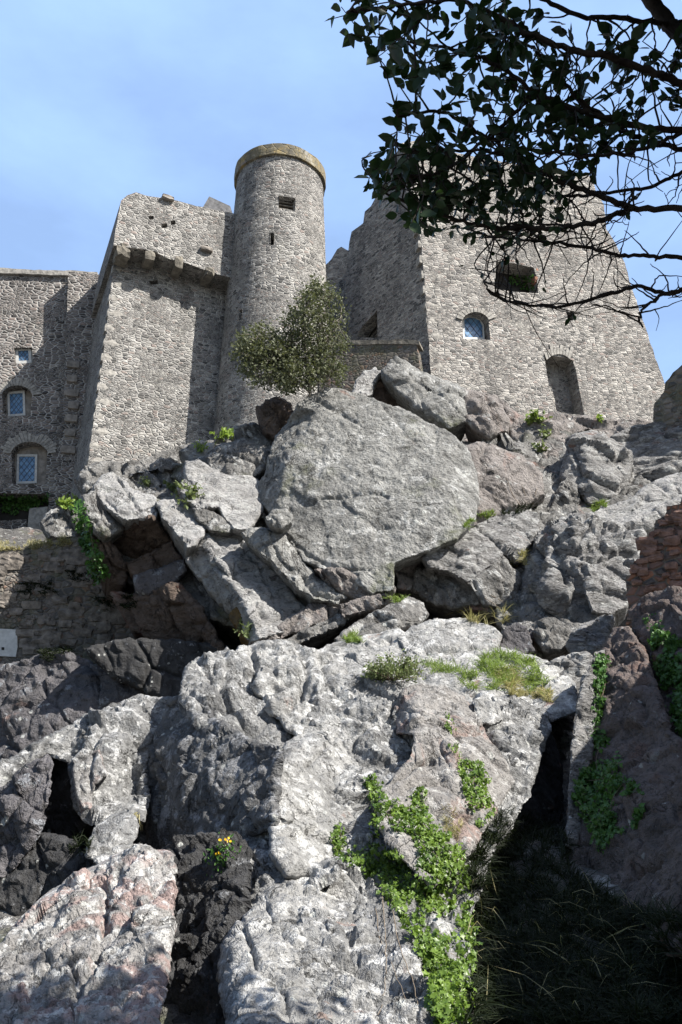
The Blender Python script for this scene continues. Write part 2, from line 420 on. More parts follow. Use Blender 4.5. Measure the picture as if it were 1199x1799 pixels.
# ---- square tower with overhanging top storey
AZ1 = 25
P1 = Plane(150, 840, 33, AZ1, .03)
o = at(270, 860, 34)
sq = empty('square_tower', o, 'square rubble-stone tower with an overhanging corbelled top storey, left of the round tower', 'tower')
wall('shaft', [(206, 415), (300, 440), (470, 480), (470, 900), (140, 900), (152, 832), (180, 640)], P1, 7.2, M['tower'], sq, jit=.6, k=1,
     holes=[[(262, 493), (278, 491), (279, 499), (263, 500)]], reveal=.5)
par = wall('top_storey', [(213, 352), (224, 343), (240, 338), (262, 345), (285, 347), (292, 350), (310, 352), (345, 362), (372, 367), (402, 373), (470, 392), (470, 512), (410, 489), (370, 478), (330, 462), (300, 456), (270, 441), (245, 437), (199, 431), (205, 395)],
           P1, 7.0, M['tower'], sq, out=1.15, jit=1.4, k=4, uvo=9., holes=[[(262, 379), (270, 379), (271, 385), (262, 385)], [(300, 388), (309, 387), (309, 394), (301, 395)], [(284, 393), (294, 392), (295, 400), (285, 401)], [(357, 432), (366, 430), (367, 436), (358, 437)]], reveal=.4)
for (x, y, s) in ((215, 449, (.85, .95, .8)), (261, 456, (.62, .95, .72)), (311, 469, (.55, 1.0, .85)), (364, 487, (.6, 1.1, .55))):
    c_ = P1.hit(x, y, .66)
    lump('corbel', c_, (s[0] * .82, s[1] * 1.1, s[2] * .85), M['blockdark'], sq, rotz=math.radians(AZ1), k=x, rough=.16)
for (x, y) in ((363, 439), (295, 349)):
    lump('projecting_stone', P1.hit(x, y, 1.2), (.62, .4, .22), M['block'], sq, rotz=math.radians(AZ1), k=x, rough=.14)
# big quoins on the near corner
for i, y in enumerate(range(470, 830, 26)):
    x = 206 - (y - 415) * .128; L = .95 if i % 2 else .6
    c_ = P1.hit(x, y, .0) + P1.t * (L / 2 - .05) - P1.n * .24
    lump('quoin', c_, (L, .52, .46), M['voussoir'], sq, rotz=math.radians(AZ1), k=y, rough=.04, sub=2)
rb = empty('slate_roof', at(380, 372, 40), 'dark pointed slate roof end behind the top of the square tower', 'roof')
PR = Plane(380, 360, 39, 20); wall('roof_slab', [(358, 362), (368, 345), (405, 362), (412, 385), (350, 375)], PR, 2., M['slate'], rb, jit=.2)

# ---- round tower
RC = at(489, 285, 36.0); RC[0] = at(489, 285, 34.5)[0]; RC[2] = at(489, 275, 33.6)[2]; zt = RC[2]
rt = empty('round_tower', (RC[0], RC[1], 13.5), 'tall round stone turret with a lichen-yellow rim, between the square tower and the keep', 'tower')
def rad(z): return 2.36 + (zt - z) * .034
def cyl_pt(px, py):
    d = ray(px, py); best = None
    for t in np.arange(30, 60, .02):
        p = CAM + d * t
        if math.hypot(p[0] - RC[0], p[1] - RC[1]) < rad(p[2]): return p
    return None
def cyl(name, z0, z1, rf, mat, parent, cuts=(), nseg=112, dz=.3, depth=.6, lid=True, rough=.02):
    th = sorted(set([round(i * 2 * math.pi / nseg, 5) for i in range(nseg)] + [round(c[j] % (2 * math.pi), 5) for c in cuts for j in (0, 1)]))
    zs = sorted(set([round(z, 4) for z in np.arange(z0, z1, dz)] + [round(z1, 4)] + [round(c[j], 4) for c in cuts for j in (2, 3)]))
    V = []; Fc = []; uv = []; nt_ = len(th)
    for z in zs:
        for t in th:
            r = rf(z) + rough * float(vnoise(np.array([[t * 6, z * 2, 3.]]))[0]); V.append((RC[0] + r * math.cos(t), RC[1] + r * math.sin(t), z))
    def cut(a, b, za, zb):
        tm = ((a + b) / 2) % (2 * math.pi); zm = (za + zb) / 2
        return any(c[0] % (2 * math.pi) < tm < c[1] % (2 * math.pi) and c[2] < zm < c[3] for c in cuts)
    for i in range(len(zs) - 1):
        for j in range(nt_):
            j2 = (j + 1) % nt_; ta = th[j]; tb = th[j2] if j2 else 2 * math.pi
            if cut(ta, tb, zs[i], zs[i + 1]): continue
            Fc.append([i * nt_ + j, i * nt_ + j2, (i + 1) * nt_ + j2, (i + 1) * nt_ + j])
            uv += [(ta * 2.6, zs[i]), (tb * 2.6, zs[i]), (tb * 2.6, zs[i + 1]), (ta * 2.6, zs[i + 1])]
    for c in cuts:   # recess sides and back
        b = len(V); r1 = rf(c[2])
        for r in (r1 + .01, r1 - depth):
            for (t, z) in ((c[0], c[2]), (c[1], c[2]), (c[1], c[3]), (c[0], c[3])): V.append((RC[0] + r * math.cos(t), RC[1] + r * math.sin(t), z))
        for i in range(4):
            j = (i + 1) % 4; Fc.append([b + i, b + 4 + i, b + 4 + j, b + j]); uv += [(0, 0), (.5, 0), (.5, .4), (0, .4)]
    if lid:
        for zi in (0, len(zs) - 1):
            Fc.append([zi * nt_ + j for j in (range(nt_) if zi else range(nt_ - 1, -1, -1))]); uv += [V[i][:2] for i in Fc[-1]]
    V = np.array(V); return mesh(name, V, Fc, mat, parent, uv=uv)
def cut_of(x0, y0, x1, y1):
    a = cyl_pt(x0, (y0 + y1) / 2); b = cyl_pt(x1, (y0 + y1) / 2); c = cyl_pt((x0 + x1) / 2, y0); d = cyl_pt((x0 + x1) / 2, y1)
    return (math.atan2(a[1] - RC[1], a[0] - RC[0]), math.atan2(b[1] - RC[1], b[0] - RC[0]), d[2], c[2])
cuts = [cut_of(490, 346, 519, 368), cut_of(475, 410, 482, 430), cut_of(421, 545, 426, 562)]
cyl('shaft', 12.5, zt + .1, rad, M['round'], rt, cuts)
for c in cuts:
    r = rad(c[2]) - .58; V = [(RC[0] + r * math.cos(t), RC[1] + r * math.sin(t), z) for (t, z) in ((c[0], c[2]), (c[1], c[2]), (c[1], c[3]), (c[0], c[3]))]
    V += [(x * 1. + (RC[0] - x) * .1, y + (RC[1] - y) * .1, z) for x, y, z in V]
    mesh('opening_back', V, [[0, 1, 2, 3], [7, 6, 5, 4], [0, 4, 5, 1], [1, 5, 6, 2], [2, 6, 7, 3], [3, 7, 4, 0]], M['darkin'], rt)
c = cuts[0]
for q in (.28, .55, .8):
    z = c[2] + (c[3] - c[2]) * q; r = rad(z) - .25; a = (c[0] + 0.0, c[1] - 0.0)
    V = [(RC[0] + rr * math.cos(t), RC[1] + rr * math.sin(t), z + h) for h in (0, .05) for (rr, t) in ((r, a[0]), (r, a[1]), (r - .12, a[1]), (r - .12, a[0]))]
    mesh('bar', V, [[0, 1, 2, 3][::-1], [4, 5, 6, 7], [0, 1, 5, 4], [1, 2, 6, 5], [2, 3, 7, 6], [3, 0, 4, 7]], M['blockdark'], rt)
cyl('rim', zt + .1, zt + .75, lambda z: 2.50, M['cap'], rt, rough=.035, dz=.2)

# ---- left building: two walls meeting at a vertical joint
P2 = Plane(60, 700, 39.5, 4, .01); P2b = Plane(115, 700, 38.9, 14, .01)
lb = empty('stone_building', at(60, 950, 39), 'long rubble-stone building with three small blue windows at the left edge', 'building')
winA = [(25, 611), (57, 610), (58, 638), (26, 639)]
winB = [(4, 690), (14, 680), (34, 676), (52, 681), (57, 694), (54, 730), (18, 732), (5, 726)]
winC = [(20, 793), (32, 782), (50, 777), (70, 779), (84, 793), (80, 852), (22, 850)]
door = [(-10, 866), (86, 868), (84, 950), (-10, 952)]
top = [(-60, 470), (0, 474), (30, 474), (60, 478), (100, 478), (122, 479)]
wall('wall', top + [(122, 600), (112, 760), (104, 1010), (-60, 1010)], P2, 5., M['left'], lb, holes=[winA, winB, winC, door], reveal=1.1, jit=.7, k=11)
wall('wall', [(120, 478), (150, 478), (172, 482), (215, 484), (190, 1000), (92, 1000), (105, 800), (116, 640)], P2b, 5., M['left'], lb, jit=.7, k=12, uvo=4.)
for w_, din, fr in ((winA, .12, 5), (None, .5, 5), (None, .5, 5)): pass
def window(pane, fr, pl, din, parent, lead=True):
    x = [p[0] for p in pane]; y = [p[1] for p in pane]; cx, cy = sum(x) / len(x), sum(y) / len(y)
    outer = [(cx + (a - cx) * (1 + 2 * fr / (max(x) - min(x))), cy + (b - cy) * (1 + 2 * fr / (max(y) - min(y)))) for a, b in pane]
    f = ring_panel('window', outer, pane, pl, -din + .05, .12, M['frame'], parent)
    panel('pane', pane, pl, -din - .0, .03, M['glass'], f)
    if lead:   # thin lattice of lead bars, one mesh
        V = []; Fc = []; x0, x1, y0, y1 = min(x), max(x), min(y), max(y); n = 5
        def bar(a, b):
            A, B = pl.hit(*a, -din + .012), pl.hit(*b, -din + .012); t = (B - A) / np.linalg.norm(B - A); s = np.cross(t, pl.n) * .012; k = len(V)
            V.extend([A - s, B - s, B + s, A + s, A - s + pl.n * .01, B - s + pl.n * .01, B + s + pl.n * .01, A + s + pl.n * .01]); Fc.extend([[k + 4, k + 5, k + 6, k + 7], [k, k + 4, k + 7, k + 3], [k + 1, k + 2, k + 6, k + 5], [k + 2, k + 3, k + 7, k + 6], [k, k + 1, k + 5, k + 4], [k + 3, k + 2, k + 1, k]])
        W, H = x1 - x0, y1 - y0; s_ = W / 3.
        for i in range(-6, 12):
            for sg in (1, -1):
                seg = []
                for q in np.linspace(0, 1, 80):
                    yy = y0 + H * q; xx = x0 + i * s_ + sg * (yy - y0) * .8
                    if x0 <= xx <= x1 and inside(np.array([[xx, yy]]), pane)[0]: seg.append((xx, yy))
                if len(seg) > 4: bar(seg[0], seg[-1])
        if V: mesh('lead_lattice', np.array(V), Fc, M['lead'], f)
    return f
window([(32, 616), (50, 615), (51, 633), (33, 634)], 5, P2, .25, lb)
window([(17, 692), (40, 690), (41, 726), (18, 728)], 4, P2, .5, lb)
window([(34, 802), (62, 802), (61, 845), (33, 846)], 4, P2, .5, lb)
# splayed jamb fills behind the arched openings (recess filled with masonry round the glass)
def ring_fill(outer, inner, pl, oo, mat, parent, nm='recess'):
    O = densify(outer, 6); I = densify(inner, 6); P, T, S = tri_fill([O, I]); A = np.array([pl.hit(x, y, oo) for x, y in P]); B = A - pl.n * .15
    V = np.concatenate([A, B]); n = len(A); Fc = []
    for t in T:
        if np.cross(A[t[1]] - A[t[0]], A[t[2]] - A[t[0]]) @ pl.n < 0: t = t[::-1]
        Fc += [t, [i + n for i in t[::-1]]]
    return mesh(nm, V, Fc, mat, parent, uv=box_uv(V, Fc))
ring_fill(winA, [(30, 614), (52, 613), (53, 635), (31, 636)], P2, -.28, M['frame'], lb)
ring_fill([(0, 672), (60, 672), (60, 736), (0, 736)], [(13, 688), (44, 686), (45, 730), (14, 732)], P2, -.55, M['block'], lb)
ring_fill([(15, 772), (90, 772), (90, 856), (15, 856)], [(30, 798), (66, 798), (65, 849), (29, 850)], P2, -.55, M['block'], lb)
def arch(cx, cy, r0x, r1x, r0y, r1y, a0, a1, n, pl, parent, mat=M['voussoir'], out=.04, name='arch_stone'):
    """ring of voussoirs: ONE part, each stone a block in it"""
    V = []; Fc = []
    for i in range(n):
        ta = math.radians(a0 + (a1 - a0) * (i + .06) / n); tb = math.radians(a0 + (a1 - a0) * (i + .94) / n); j = random.uniform(.9, 1.08)
        q = [(cx + r * math.cos(t), cy - ry * math.sin(t)) for (r, ry, t) in ((r0x, r0y, ta), (r0x, r0y, tb), (r1x * j, r1y * j, tb), (r1x * j, r1y * j, ta))]
        k = len(V); oo = out + random.uniform(0, .05); V += [pl.hit(x, y, oo) for x, y in q] + [pl.hit(x, y, -.25) for x, y in q]
        Fc += [[k, k + 1, k + 2, k + 3], [k + 7, k + 6, k + 5, k + 4]] + [[k + a, k + 4 + a, k + 4 + (a + 1) % 4, k + (a + 1) % 4] for a in range(4)]
    V = np.array(V); return mesh(name, V, Fc, mat, parent, uv=box_uv(V, Fc))
arch(30, 697, 27, 44, 20, 33, 168, 8, 17, P2, lb); arch(52, 800, 33, 52, 24, 40, 172, 8, 19, P2, lb)
panel('doorway_back', [(-10, 862), (90, 862), (88, 955), (-10, 956)], P2, -.9, .1, M['darkin'], lb)
panel('blocking_wall', [(-10, 915), (47, 912), (47, 955), (-10, 955)], P2, -.75, .12, M['left'], lb)
panel('door_jamb', [(52, 893), (84, 890), (84, 955), (46, 955)], P2, -.02, .6, M['voussoir'], lb)
wall('coping', [(-60, 466), (0, 470), (60, 474), (122, 475), (172, 478), (172, 484), (100, 483), (50, 481), (0, 479), (-60, 477)], P2, 1., M['voussoir'], lb, out=.18, jit=1.0, k=21)
for (x, y, wd) in ((118, 690, .8), (121, 712, .6), (117, 735, .7), (115, 760, .6), (112, 790, .8), (119, 665, .6), (121, 640, .7)):
    lump('quoin', P2b.hit(x, y, .0) + P2b.t * .25, (wd, .3, .45), M['block'], lb, rotz=math.radians(14), k=y, rough=.05)

# ---- keep on the right
PK = Plane(757, 650, 34, 15, .05)
kp = empty('keep', at(950, 740, 34), 'massive rubble-stone keep with an arched window and a walled-up doorway, right of the round tower', 'tower')
hole1 = [(872, 459), (905, 463), (938, 470), (944, 490), (946, 515), (905, 513), (870, 507)]
hole2 = [(812, 551), (822, 547), (835, 547), (850, 552), (859, 563), (862, 597), (814, 595)]
hole3 = [(957, 628), (972, 625), (990, 627), (1007, 633), (1012, 650), (1027, 729), (1000, 727), (976, 723), (965, 680)]
hole4 = [(996, 549), (1008, 546), (1011, 562), (998, 564)]
wall('front_wall', [(706, 252), (730, 247), (745, 258), (775, 264), (830, 274), (900, 287), (985, 301), (1030, 306), (1042, 313), (1046, 335), (1062, 360), (1066, 402), (1082, 428), (1098, 462), (1112, 510), (1136, 580), (1152, 630), (1168, 672), (1210, 800), (1180, 900), (760, 900), (757, 655), (748, 520), (741, 430), (722, 330)],
     PK, 6., M['keep'], kp, holes=[hole1, hole2, hole3, hole4], reveal=.9, jit=1.3, k=31)
PL = Plane(757, 650, 34.0, -52, .02)
wall('side_wall', [(757, 660), (748, 520), (741, 430), (722, 330), (706, 252), (700, 262), (690, 300), (668, 335), (652, 362), (641, 372), (638, 392), (618, 408), (614, 425), (612, 445), (600, 560), (590, 720), (600, 800), (757, 800)], PL, .9, M['keep'], kp, holes=[[(663, 545), (664, 594), (627, 592), (634, 577)]], reveal=.7, jit=1.0, k=33, uvo=3.)
panel('doorway_back', [(668, 540), (668, 600), (622, 600), (622, 545)], PL, -.95, .1, M['darkin'], kp)
panel('hole_back', [(862, 452), (950, 452), (955, 525), (862, 525)], PK, -1.0, .1, M['darkin'], kp)
panel('hole_back', [(992, 543), (1014, 543), (1014, 568), (992, 568)], PK, -.6, .1, M['darkin'], kp)
panel('blocking_masonry', [(952, 620), (1032, 620), (1035, 740), (952, 740)], PK, -.85, .12, M['keep'], kp)
window([(816, 561), (824, 557), (835, 558), (843, 562), (848, 570), (849, 593), (817, 592)], 3, PK, .5, kp)
ring_fill([(806, 543), (868, 543), (870, 602), (806, 602)], [(813, 557), (824, 553), (836, 554), (846, 559), (851, 568), (853, 596), (814, 596)], PK, -.56, M['block'], kp)
arch(836, 570, 25, 36, 22, 32, 158, 22, 11, PK, kp); arch(982, 690, 40, 50, 68, 84, 122, 60, 9, PK, kp)
M['brick'] = plain_mat('red_brick', (.30, .15, .10), .9, .4, 9., .05)
for (x, y) in ((880, 461), (897, 464), (915, 468), (930, 471)):
    lump('brick_lintel', PK.hit(x, y, -.25) , (.5, .5, .2), M['brick'], kp, rotz=math.radians(15), k=x, rough=.1)
for y in (478, 495): lump('brick_jamb', PK.hit(941, y, -.25), (.3, .5, .38), M['brick'], kp, rotz=math.radians(15), k=y, rough=.1)
wall('low_battlement', [(566, 480), (571, 466), (583, 455), (592, 438), (600, 434), (616, 442), (622, 470), (622, 620), (540, 640), (545, 500)], Plane(600, 500, 42, -25), .8, M['keep'], kp, jit=1.2, k=36)
lw = empty('low_wall', at(670, 640, 33.5), 'low shaded stone wall under the dark triangular doorway of the keep', 'wall')
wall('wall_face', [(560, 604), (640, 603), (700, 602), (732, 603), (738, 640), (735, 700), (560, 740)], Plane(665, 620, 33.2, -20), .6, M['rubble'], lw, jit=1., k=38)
wall('coping', [(560, 600), (605, 598), (640, 597), (680, 598), (702, 595), (736, 598), (738, 605), (700, 604), (640, 605), (560, 607)], Plane(665, 620, 33.2, -20), .7, M['blockdark'], lw, out=.04, jit=.8, k=39)
for i, y in enumerate(range(345, 650, 27)):
    x = 724 + (y - 345) * .108; L = .95 if i % 2 else .6
    lump('quoin', PK.hit(x, y, .0) + PK.t * (L / 2 + .03) - PK.n * .285, (L, .6, .5), M['voussoir'], kp, rotz=math.radians(15), k=y, rough=.05, sub=2)
# shaded rubble wall at the right edge
rw = empty('rubble_wall', at(1190, 760, 24), 'shaded rubble wall rising at the right edge beside the keep', 'wall')
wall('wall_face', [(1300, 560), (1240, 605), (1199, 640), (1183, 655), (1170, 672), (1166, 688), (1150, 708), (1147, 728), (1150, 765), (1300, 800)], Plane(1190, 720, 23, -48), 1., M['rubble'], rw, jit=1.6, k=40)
# retaining wall low left
qw = empty('retaining_wall', at(100, 1170, 25), 'old shaded rubble retaining wall with reddish stones, below the building on the left', 'wall')
PQ = Plane(100, 1050, 22.3, 4, .12)
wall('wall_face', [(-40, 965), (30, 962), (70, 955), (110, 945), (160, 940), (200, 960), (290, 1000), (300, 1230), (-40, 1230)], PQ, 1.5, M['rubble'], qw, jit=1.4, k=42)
pp = panel('pale_panel', [(-8, 1104), (30, 1106), (31, 1136), (28, 1154), (-8, 1152)], PQ, .05, .1, M['frame'], qw)
tag(pp, 'smooth pale panel with a small dark hole')
proud_stones('proud_stones', [(0, 985), (150, 965), (200, 1000), (235, 1060), (240, 1120), (120, 1150), (40, 1150), (35, 1090), (0, 1090)], 85, PQ, 0., M['greystone'], qw, .2, .6, math.radians(4))
panel('drain_hole', [(3, 1137), (8, 1137), (8, 1142), (3, 1142)], PQ, .056, .03, M['darkin'], pp)
# red rubble wall right
mw = empty('red_rubble_wall', at(1150, 1060, 13), 'rubble wall of reddish-brown stones rising at the right edge above the ivy', 'wall')
wall('wall_face', [(1107, 1064), (1099, 1042), (1100, 1012), (1111, 1010), (1113, 986), (1123, 983), (1126, 958), (1137, 955), (1140, 935), (1150, 932), (1152, 912), (1167, 908), (1172, 890), (1195, 886), (1198, 872), (1330, 850), (1330, 1100), (1100, 1100)], Plane(1150, 1000, 13.5, -38, .1), 1.2, M['redwall'], mw, jit=3., step=5, k=44)
proud_stones('proud_stones', [(1112, 1050), (1110, 1015), (1128, 965), (1152, 925), (1178, 898), (1240, 890), (1240, 1070), (1120, 1070)], 46, Plane(1150, 1000, 13.5, -38, .1), 0., M['redstone'], mw, .14, .34, math.radians(-38))
# unseen curtain wall added on the right to shade the grassy hollow
cw = empty('shading_curtain_wall', (6, 2, 0), 'unseen high rubble curtain wall added along the right to shade the grassy hollow', 'wall')
def prism(name, prof, x0, x1, mat, parent):
    n = len(prof); V = [(x0, y, z) for y, z in prof] + [(x1, y, z) for y, z in prof]
    Fc = [list(range(n)), list(range(2 * n - 1, n - 1, -1))] + [[i, n + i, n + (i + 1) % n, (i + 1) % n] for i in range(n)]
    V = np.array(V, float); return mesh(name, V, Fc, mat, parent, uv=box_uv(V, Fc))

# ---------------------------------------------------------------- rocks
def wall_depth(P, vpts, outl):
    pass
def seg_dist(P, L):
    d = np.full(len(P), 1e9); n = len(L)
    for i in range(n):
        a = L[i]; b = L[(i + 1) % n]; ab = b - a; t = np.clip(((P - a) @ ab) / max(ab @ ab, 1e-9), 0, 1)
        d = np.minimum(d, np.hypot(*(P - a - t[:, None] * ab).T))
    return d
ROCKS = []; INFO = []
def rock(name, label, outline, Y0, sx, sy, mat, inner=(), ridges=(), w=16, Rd=None, T=None, big=1., facet=1., fine=1., step=2.7, cs=80, cat='rock', kind=None, st=-50, ani=1.7, jit=3.0, k=None, knob=0., cracks=(), fold=0., absY=False, grow=2.5):
    """outline / inner in photo pixels (x, y[, metres behind the plane]); Y0 distance at the centroid; sx, sy metres of distance per 100 px right / up"""
    if k is None: k = len(ROCKS) + 3
    w *= .55; O = np.array([(p[0], p[1]) for p in outline], float); c = O.mean(0)
    rr_ = np.linalg.norm(O - c, axis=1)[:, None]; O = O + (O - c) / rr_ * grow; outline = [(O[i][0], O[i][1]) + tuple(p[2:]) for i, p in enumerate(outline)]; mpp = Y0 / F
    if Rd is None: Rd = w * mpp * 1.25
    if T is None: T = max(.5, .35 * mpp * (O.max(0) - O.min(0)).max())
    def planeY(p):
        if absY: return p[2]
        return Y0 + sx * (p[0] - c[0]) / 100 + sy * (c[1] - p[1]) / 100 + (p[2] if len(p) > 2 else 0.)
    ctrl = [(p[0], p[1], planeY(p)) for p in list(outline) + list(inner)]
    no = len(outline)
    if not absY: INFO.append((c[0], c[1], Y0 + (max(0, max([0] + [q[2] for q in inner if len(q) > 2])))))
    v, e, f, ov, _, _ = delaunay_2d_cdt([Vector((p[0], p[1])) for p in ctrl], [(i, (i + 1) % no) for i in range(no)] + [(no + a, no + b) for a, b in ridges], [], 1, 1e-5)
    CP = np.array([(q.x, q.y) for q in v]); CYv = np.zeros(len(v))
    for i, o_ in enumerate(ov): CYv[i] = np.mean([ctrl[q][2] for q in o_]) if len(o_) else planeY((CP[i][0], CP[i][1]))
    D = densify(outline, step, jit, k=k)
    lo, hi = O.min(0), O.max(0)
    gx, gy = np.meshgrid(np.arange(lo[0], hi[0], step), np.arange(lo[1], hi[1], step * .87)); gx = gx + (np.arange(gx.shape[0])[:, None] % 2) * step / 2
    G = np.stack([gx.ravel(), gy.ravel()], 1); G += rng.uniform(-.22, .22, G.shape) * step
    G = G[inside(G, D)]; ed = seg_dist(G, D); G = G[ed > step * .55]
    pts = np.concatenate([D, G]); nb = len(D)
    V2, e, Fc, ov, _, _ = delaunay_2d_cdt([Vector(map(float, p)) for p in pts], [(i, (i + 1) % nb) for i in range(nb)], [], 1, 1e-5)
    P = np.array([(q.x, q.y) for q in V2]); idx = np.zeros(len(pts), int)
    for i, o_ in enumerate(ov):
        for q in o_: idx[q] = i
    # piecewise planar depth, clamped outside
    Y = np.full(len(P), np.nan); bestd = np.full(len(P), 1e9)
    for t in f:
        for q in range(1, len(t) - 1):
            a, b, cc = CP[t[0]], CP[t[q]], CP[t[q + 1]]; den = (b[1] - cc[1]) * (a[0] - cc[0]) + (cc[0] - b[0]) * (a[1] - cc[1])
            if abs(den) < 1e-9: continue
            l1 = ((b[1] - cc[1]) * (P[:, 0] - cc[0]) + (cc[0] - b[0]) * (P[:, 1] - cc[1])) / den
            l2 = ((cc[1] - a[1]) * (P[:, 0] - cc[0]) + (a[0] - cc[0]) * (P[:, 1] - cc[1])) / den; l3 = 1 - l1 - l2
            viol = -np.minimum(np.minimum(l1, l2), l3); m = viol < bestd
            L1, L2, L3 = np.clip(l1, 0, 1), np.clip(l2, 0, 1), np.clip(l3, 0, 1); sm = L1 + L2 + L3
            yy = sm / (L1 / CYv[t[0]] + L2 / CYv[t[q]] + L3 / CYv[t[q + 1]])
            Y = np.where(m, yy, Y); bestd = np.where(m, np.maximum(viol, 0), bestd)
    # neighbours for smoothing
    E = np.array([(a, b) for t in Fc for a, b in zip(t, t[1:] + t[:1])]); deg = np.bincount(E[:, 0], minlength=len(P)) + np.bincount(E[:, 1], minlength=len(P))
    for _ in range(4):
        s_ = np.bincount(E[:, 0], Y[E[:, 1]], minlength=len(P)) + np.bincount(E[:, 1], Y[E[:, 0]], minlength=len(P)); Y = .4 * Y + .6 * s_ / np.maximum(deg, 1)
    ed = seg_dist(P, D); wv = w * (1 + .45 * fbm(np.stack([P[:, 0] / 60, P[:, 1] / 60, np.full(len(P), k * 2.)], 1), 2, k)); q = np.clip(1 - ed / wv, 0, 1)
    Y = Y + Rd * (1 - np.sqrt(np.clip(1 - q * q, 0, 1)))
    X = ats(P, Y)
    tri = np.array([(t[0], t[i], t[i + 1]) for t in Fc for i in range(1, len(t) - 1)])
    def normals(X):
        fn = np.cross(X[tri[:, 1]] - X[tri[:, 0]], X[tri[:, 2]] - X[tri[:, 0]]); N = np.zeros_like(X)
        for j in range(3): np.add.at(N, tri[:, j], fn)
        s = np.sign(np.einsum('ij,ij->i', N, CAM - X)); N *= np.where(s == 0, 1, s)[:, None]
        return N / np.maximum(np.linalg.norm(N, axis=1), 1e-9)[:, None]
    N = normals(X)
    a = math.radians(st); ax = np.array([math.cos(a), 0, math.sin(a)])     # bedding direction
    Q = X + (X @ ax)[:, None] * ax * (1 / ani - 1)
    Q = Q / mpp
    Wd = np.stack([fbm(Q / 70, 3, k + j) for j in (1, 2, 3)], 1)
    big_ = fbm(Q / 150, 4, k, .5) * 9
    g1, t1, o1 = worley(Q / cs + Wd * .22, k); g2, t2, o2 = worley(Q / (cs * .33) + Wd * .35, k + 40)
    e1 = np.clip(g1 / .16, 0, 1); e2 = np.clip(g2 / .2, 0, 1); fac = (t1 * 11 + o1 * 2.6 + 2) * e1 + (t2 * 4.2 + o2 * 1.3 + .6) * e2 - 5. * np.exp(-(g1 / .05) ** 2) - 1.6 * np.exp(-(g2 / .10) ** 2)
    fi = fbm(Q / 16, 4, k + 5, .62) * 2.1 + (fbm(Q / 26, 3, k + 8, .6, True)) * 1.1
    kn = knob * (np.abs(fbm(Q / 30, 3, k + 60, .55)) * -14 + 3) if knob else 0
    crd = 0
    for pl_, dep, wd_ in cracks:
        dd = np.full(len(P), 1e9); L_ = np.array(pl_, float); Pw = P + np.stack([fbm(Q / 30, 2, k + 70), fbm(Q / 30, 2, k + 71)], 1) * 5
        for i_ in range(len(L_) - 1):
            a_, b_ = L_[i_], L_[i_ + 1]; ab = b_ - a_; t_ = np.clip(((Pw - a_) @ ab) / (ab @ ab), 0, 1); dd = np.minimum(dd, np.hypot(*(Pw - a_ - t_[:, None] * ab).T))
        crd = crd - dep * np.exp(-(dd / wd_) ** 2)
    fo = fold * (fbm(Q * [1, 1, 1] / 75, 4, k + 80, .55, True) * 15 + fbm(Q / 34, 3, k + 81, .5) * 5) if fold else 0
    d = (crd + fo + big * big_ + 1.3 * facet * fac + fine * fi + kn) * mpp
    X = X + N * (d * np.clip(.25 + ed / (w * .8 + 4), 0, 1))[:, None]
    # closed back: rings pulled away from the viewer and inwards
    loop = [idx[i] for i in range(nb)]; cen = X[loop].mean(0); dirv = cen - CAM; dirv[2] *= .3; dirv /= np.linalg.norm(dirv)
    V = [tuple(p) for p in X]; Fc = [list(t) for t in Fc]; prev = loop
    fn = np.cross(X[Fc[0][1]] - X[Fc[0][0]], X[Fc[0][2]] - X[Fc[0][0]])
    if fn @ (CAM - X[Fc[0][0]]) < 0: Fc = [t[::-1] for t in Fc]
    area = sum(D[i][0] * D[(i + 1) % nb][1] - D[(i + 1) % nb][0] * D[i][1] for i in range(nb))
    for (tt, sh) in ((.12, 1.01), (.4, .97), (.8, .8), (1., .5)):
        b = len(V)
        base_ = X[loop]; R_ = cen + (base_ - cen) * sh + dirv * T * tt; R_[:, 2] = np.minimum(R_[:, 2], base_[:, 2] * 1.0 + .02)
        V += [tuple(p) for p in R_]
        for i in range(nb):
            j = (i + 1) % nb; qd = [prev[i], prev[j], b + j, b + i]
            Fc.append(qd if area > 0 else qd[::-1])
        prev = list(range(b, b + nb))
    b = len(V); V.append(tuple(cen + dirv * T * 1.03))
    for i in range(nb):
        t = [prev[i], prev[(i + 1) % nb], b]; Fc.append(t if area > 0 else t[::-1])
    o = mesh(name, np.array(V), Fc, mat, smooth=True)
    o.data.set_sharp_from_angle(angle=math.radians(48))
    tag(o, label, None if kind else cat, None, kind); ROCKS.append(o)
    return o

ROT = ((0, math.radians(-50), 0), (1., 1., 1.7))
M['boulder'] = rock_mat('grey_granite', (.24, .238, .228), (.46, .456, .435), .0140, pink=.15, white=.42, dark=.5, moss=.2)
M['slab'] = rock_mat('sunlit_pale_slab', (.34, .334, .328), (.60, .59, .58), .0135, pink=.35, white=.52, dark=.34, mb=.7, streak=ROT)  # paleness raised so the strongly sunlit planes stand out by colour
M['brown'] = rock_mat('brown_underside', (.16, .122, .10), (.27, .21, .175), .0135, pink=.55, pinkc=(.19, .09, .07), white=.12, dark=.35, ros=.0, pale=(.24, .22, .2), streak=ROT)
M['mid'] = rock_mat('grey_outcrop', (.14, .136, .13), (.37, .36, .345), .0135, pink=.45, white=.42, dark=.45, moss=.2)  # grey lowered to put the shade beside the lit slabs into the colour
M['pinkrock'] = rock_mat('pink_granite', (.25, .225, .21), (.40, .365, .345), .016, pink=.7, pinkc=(.34, .25, .22), white=.35, dark=.35)
M['fore'] = rock_mat('foreground_lichen_rock', (.19, .19, .19), (.44, .44, .435), .0068, pink=.15, white=.52, dark=.62, pale=(.72, .72, .71), mb=.7)
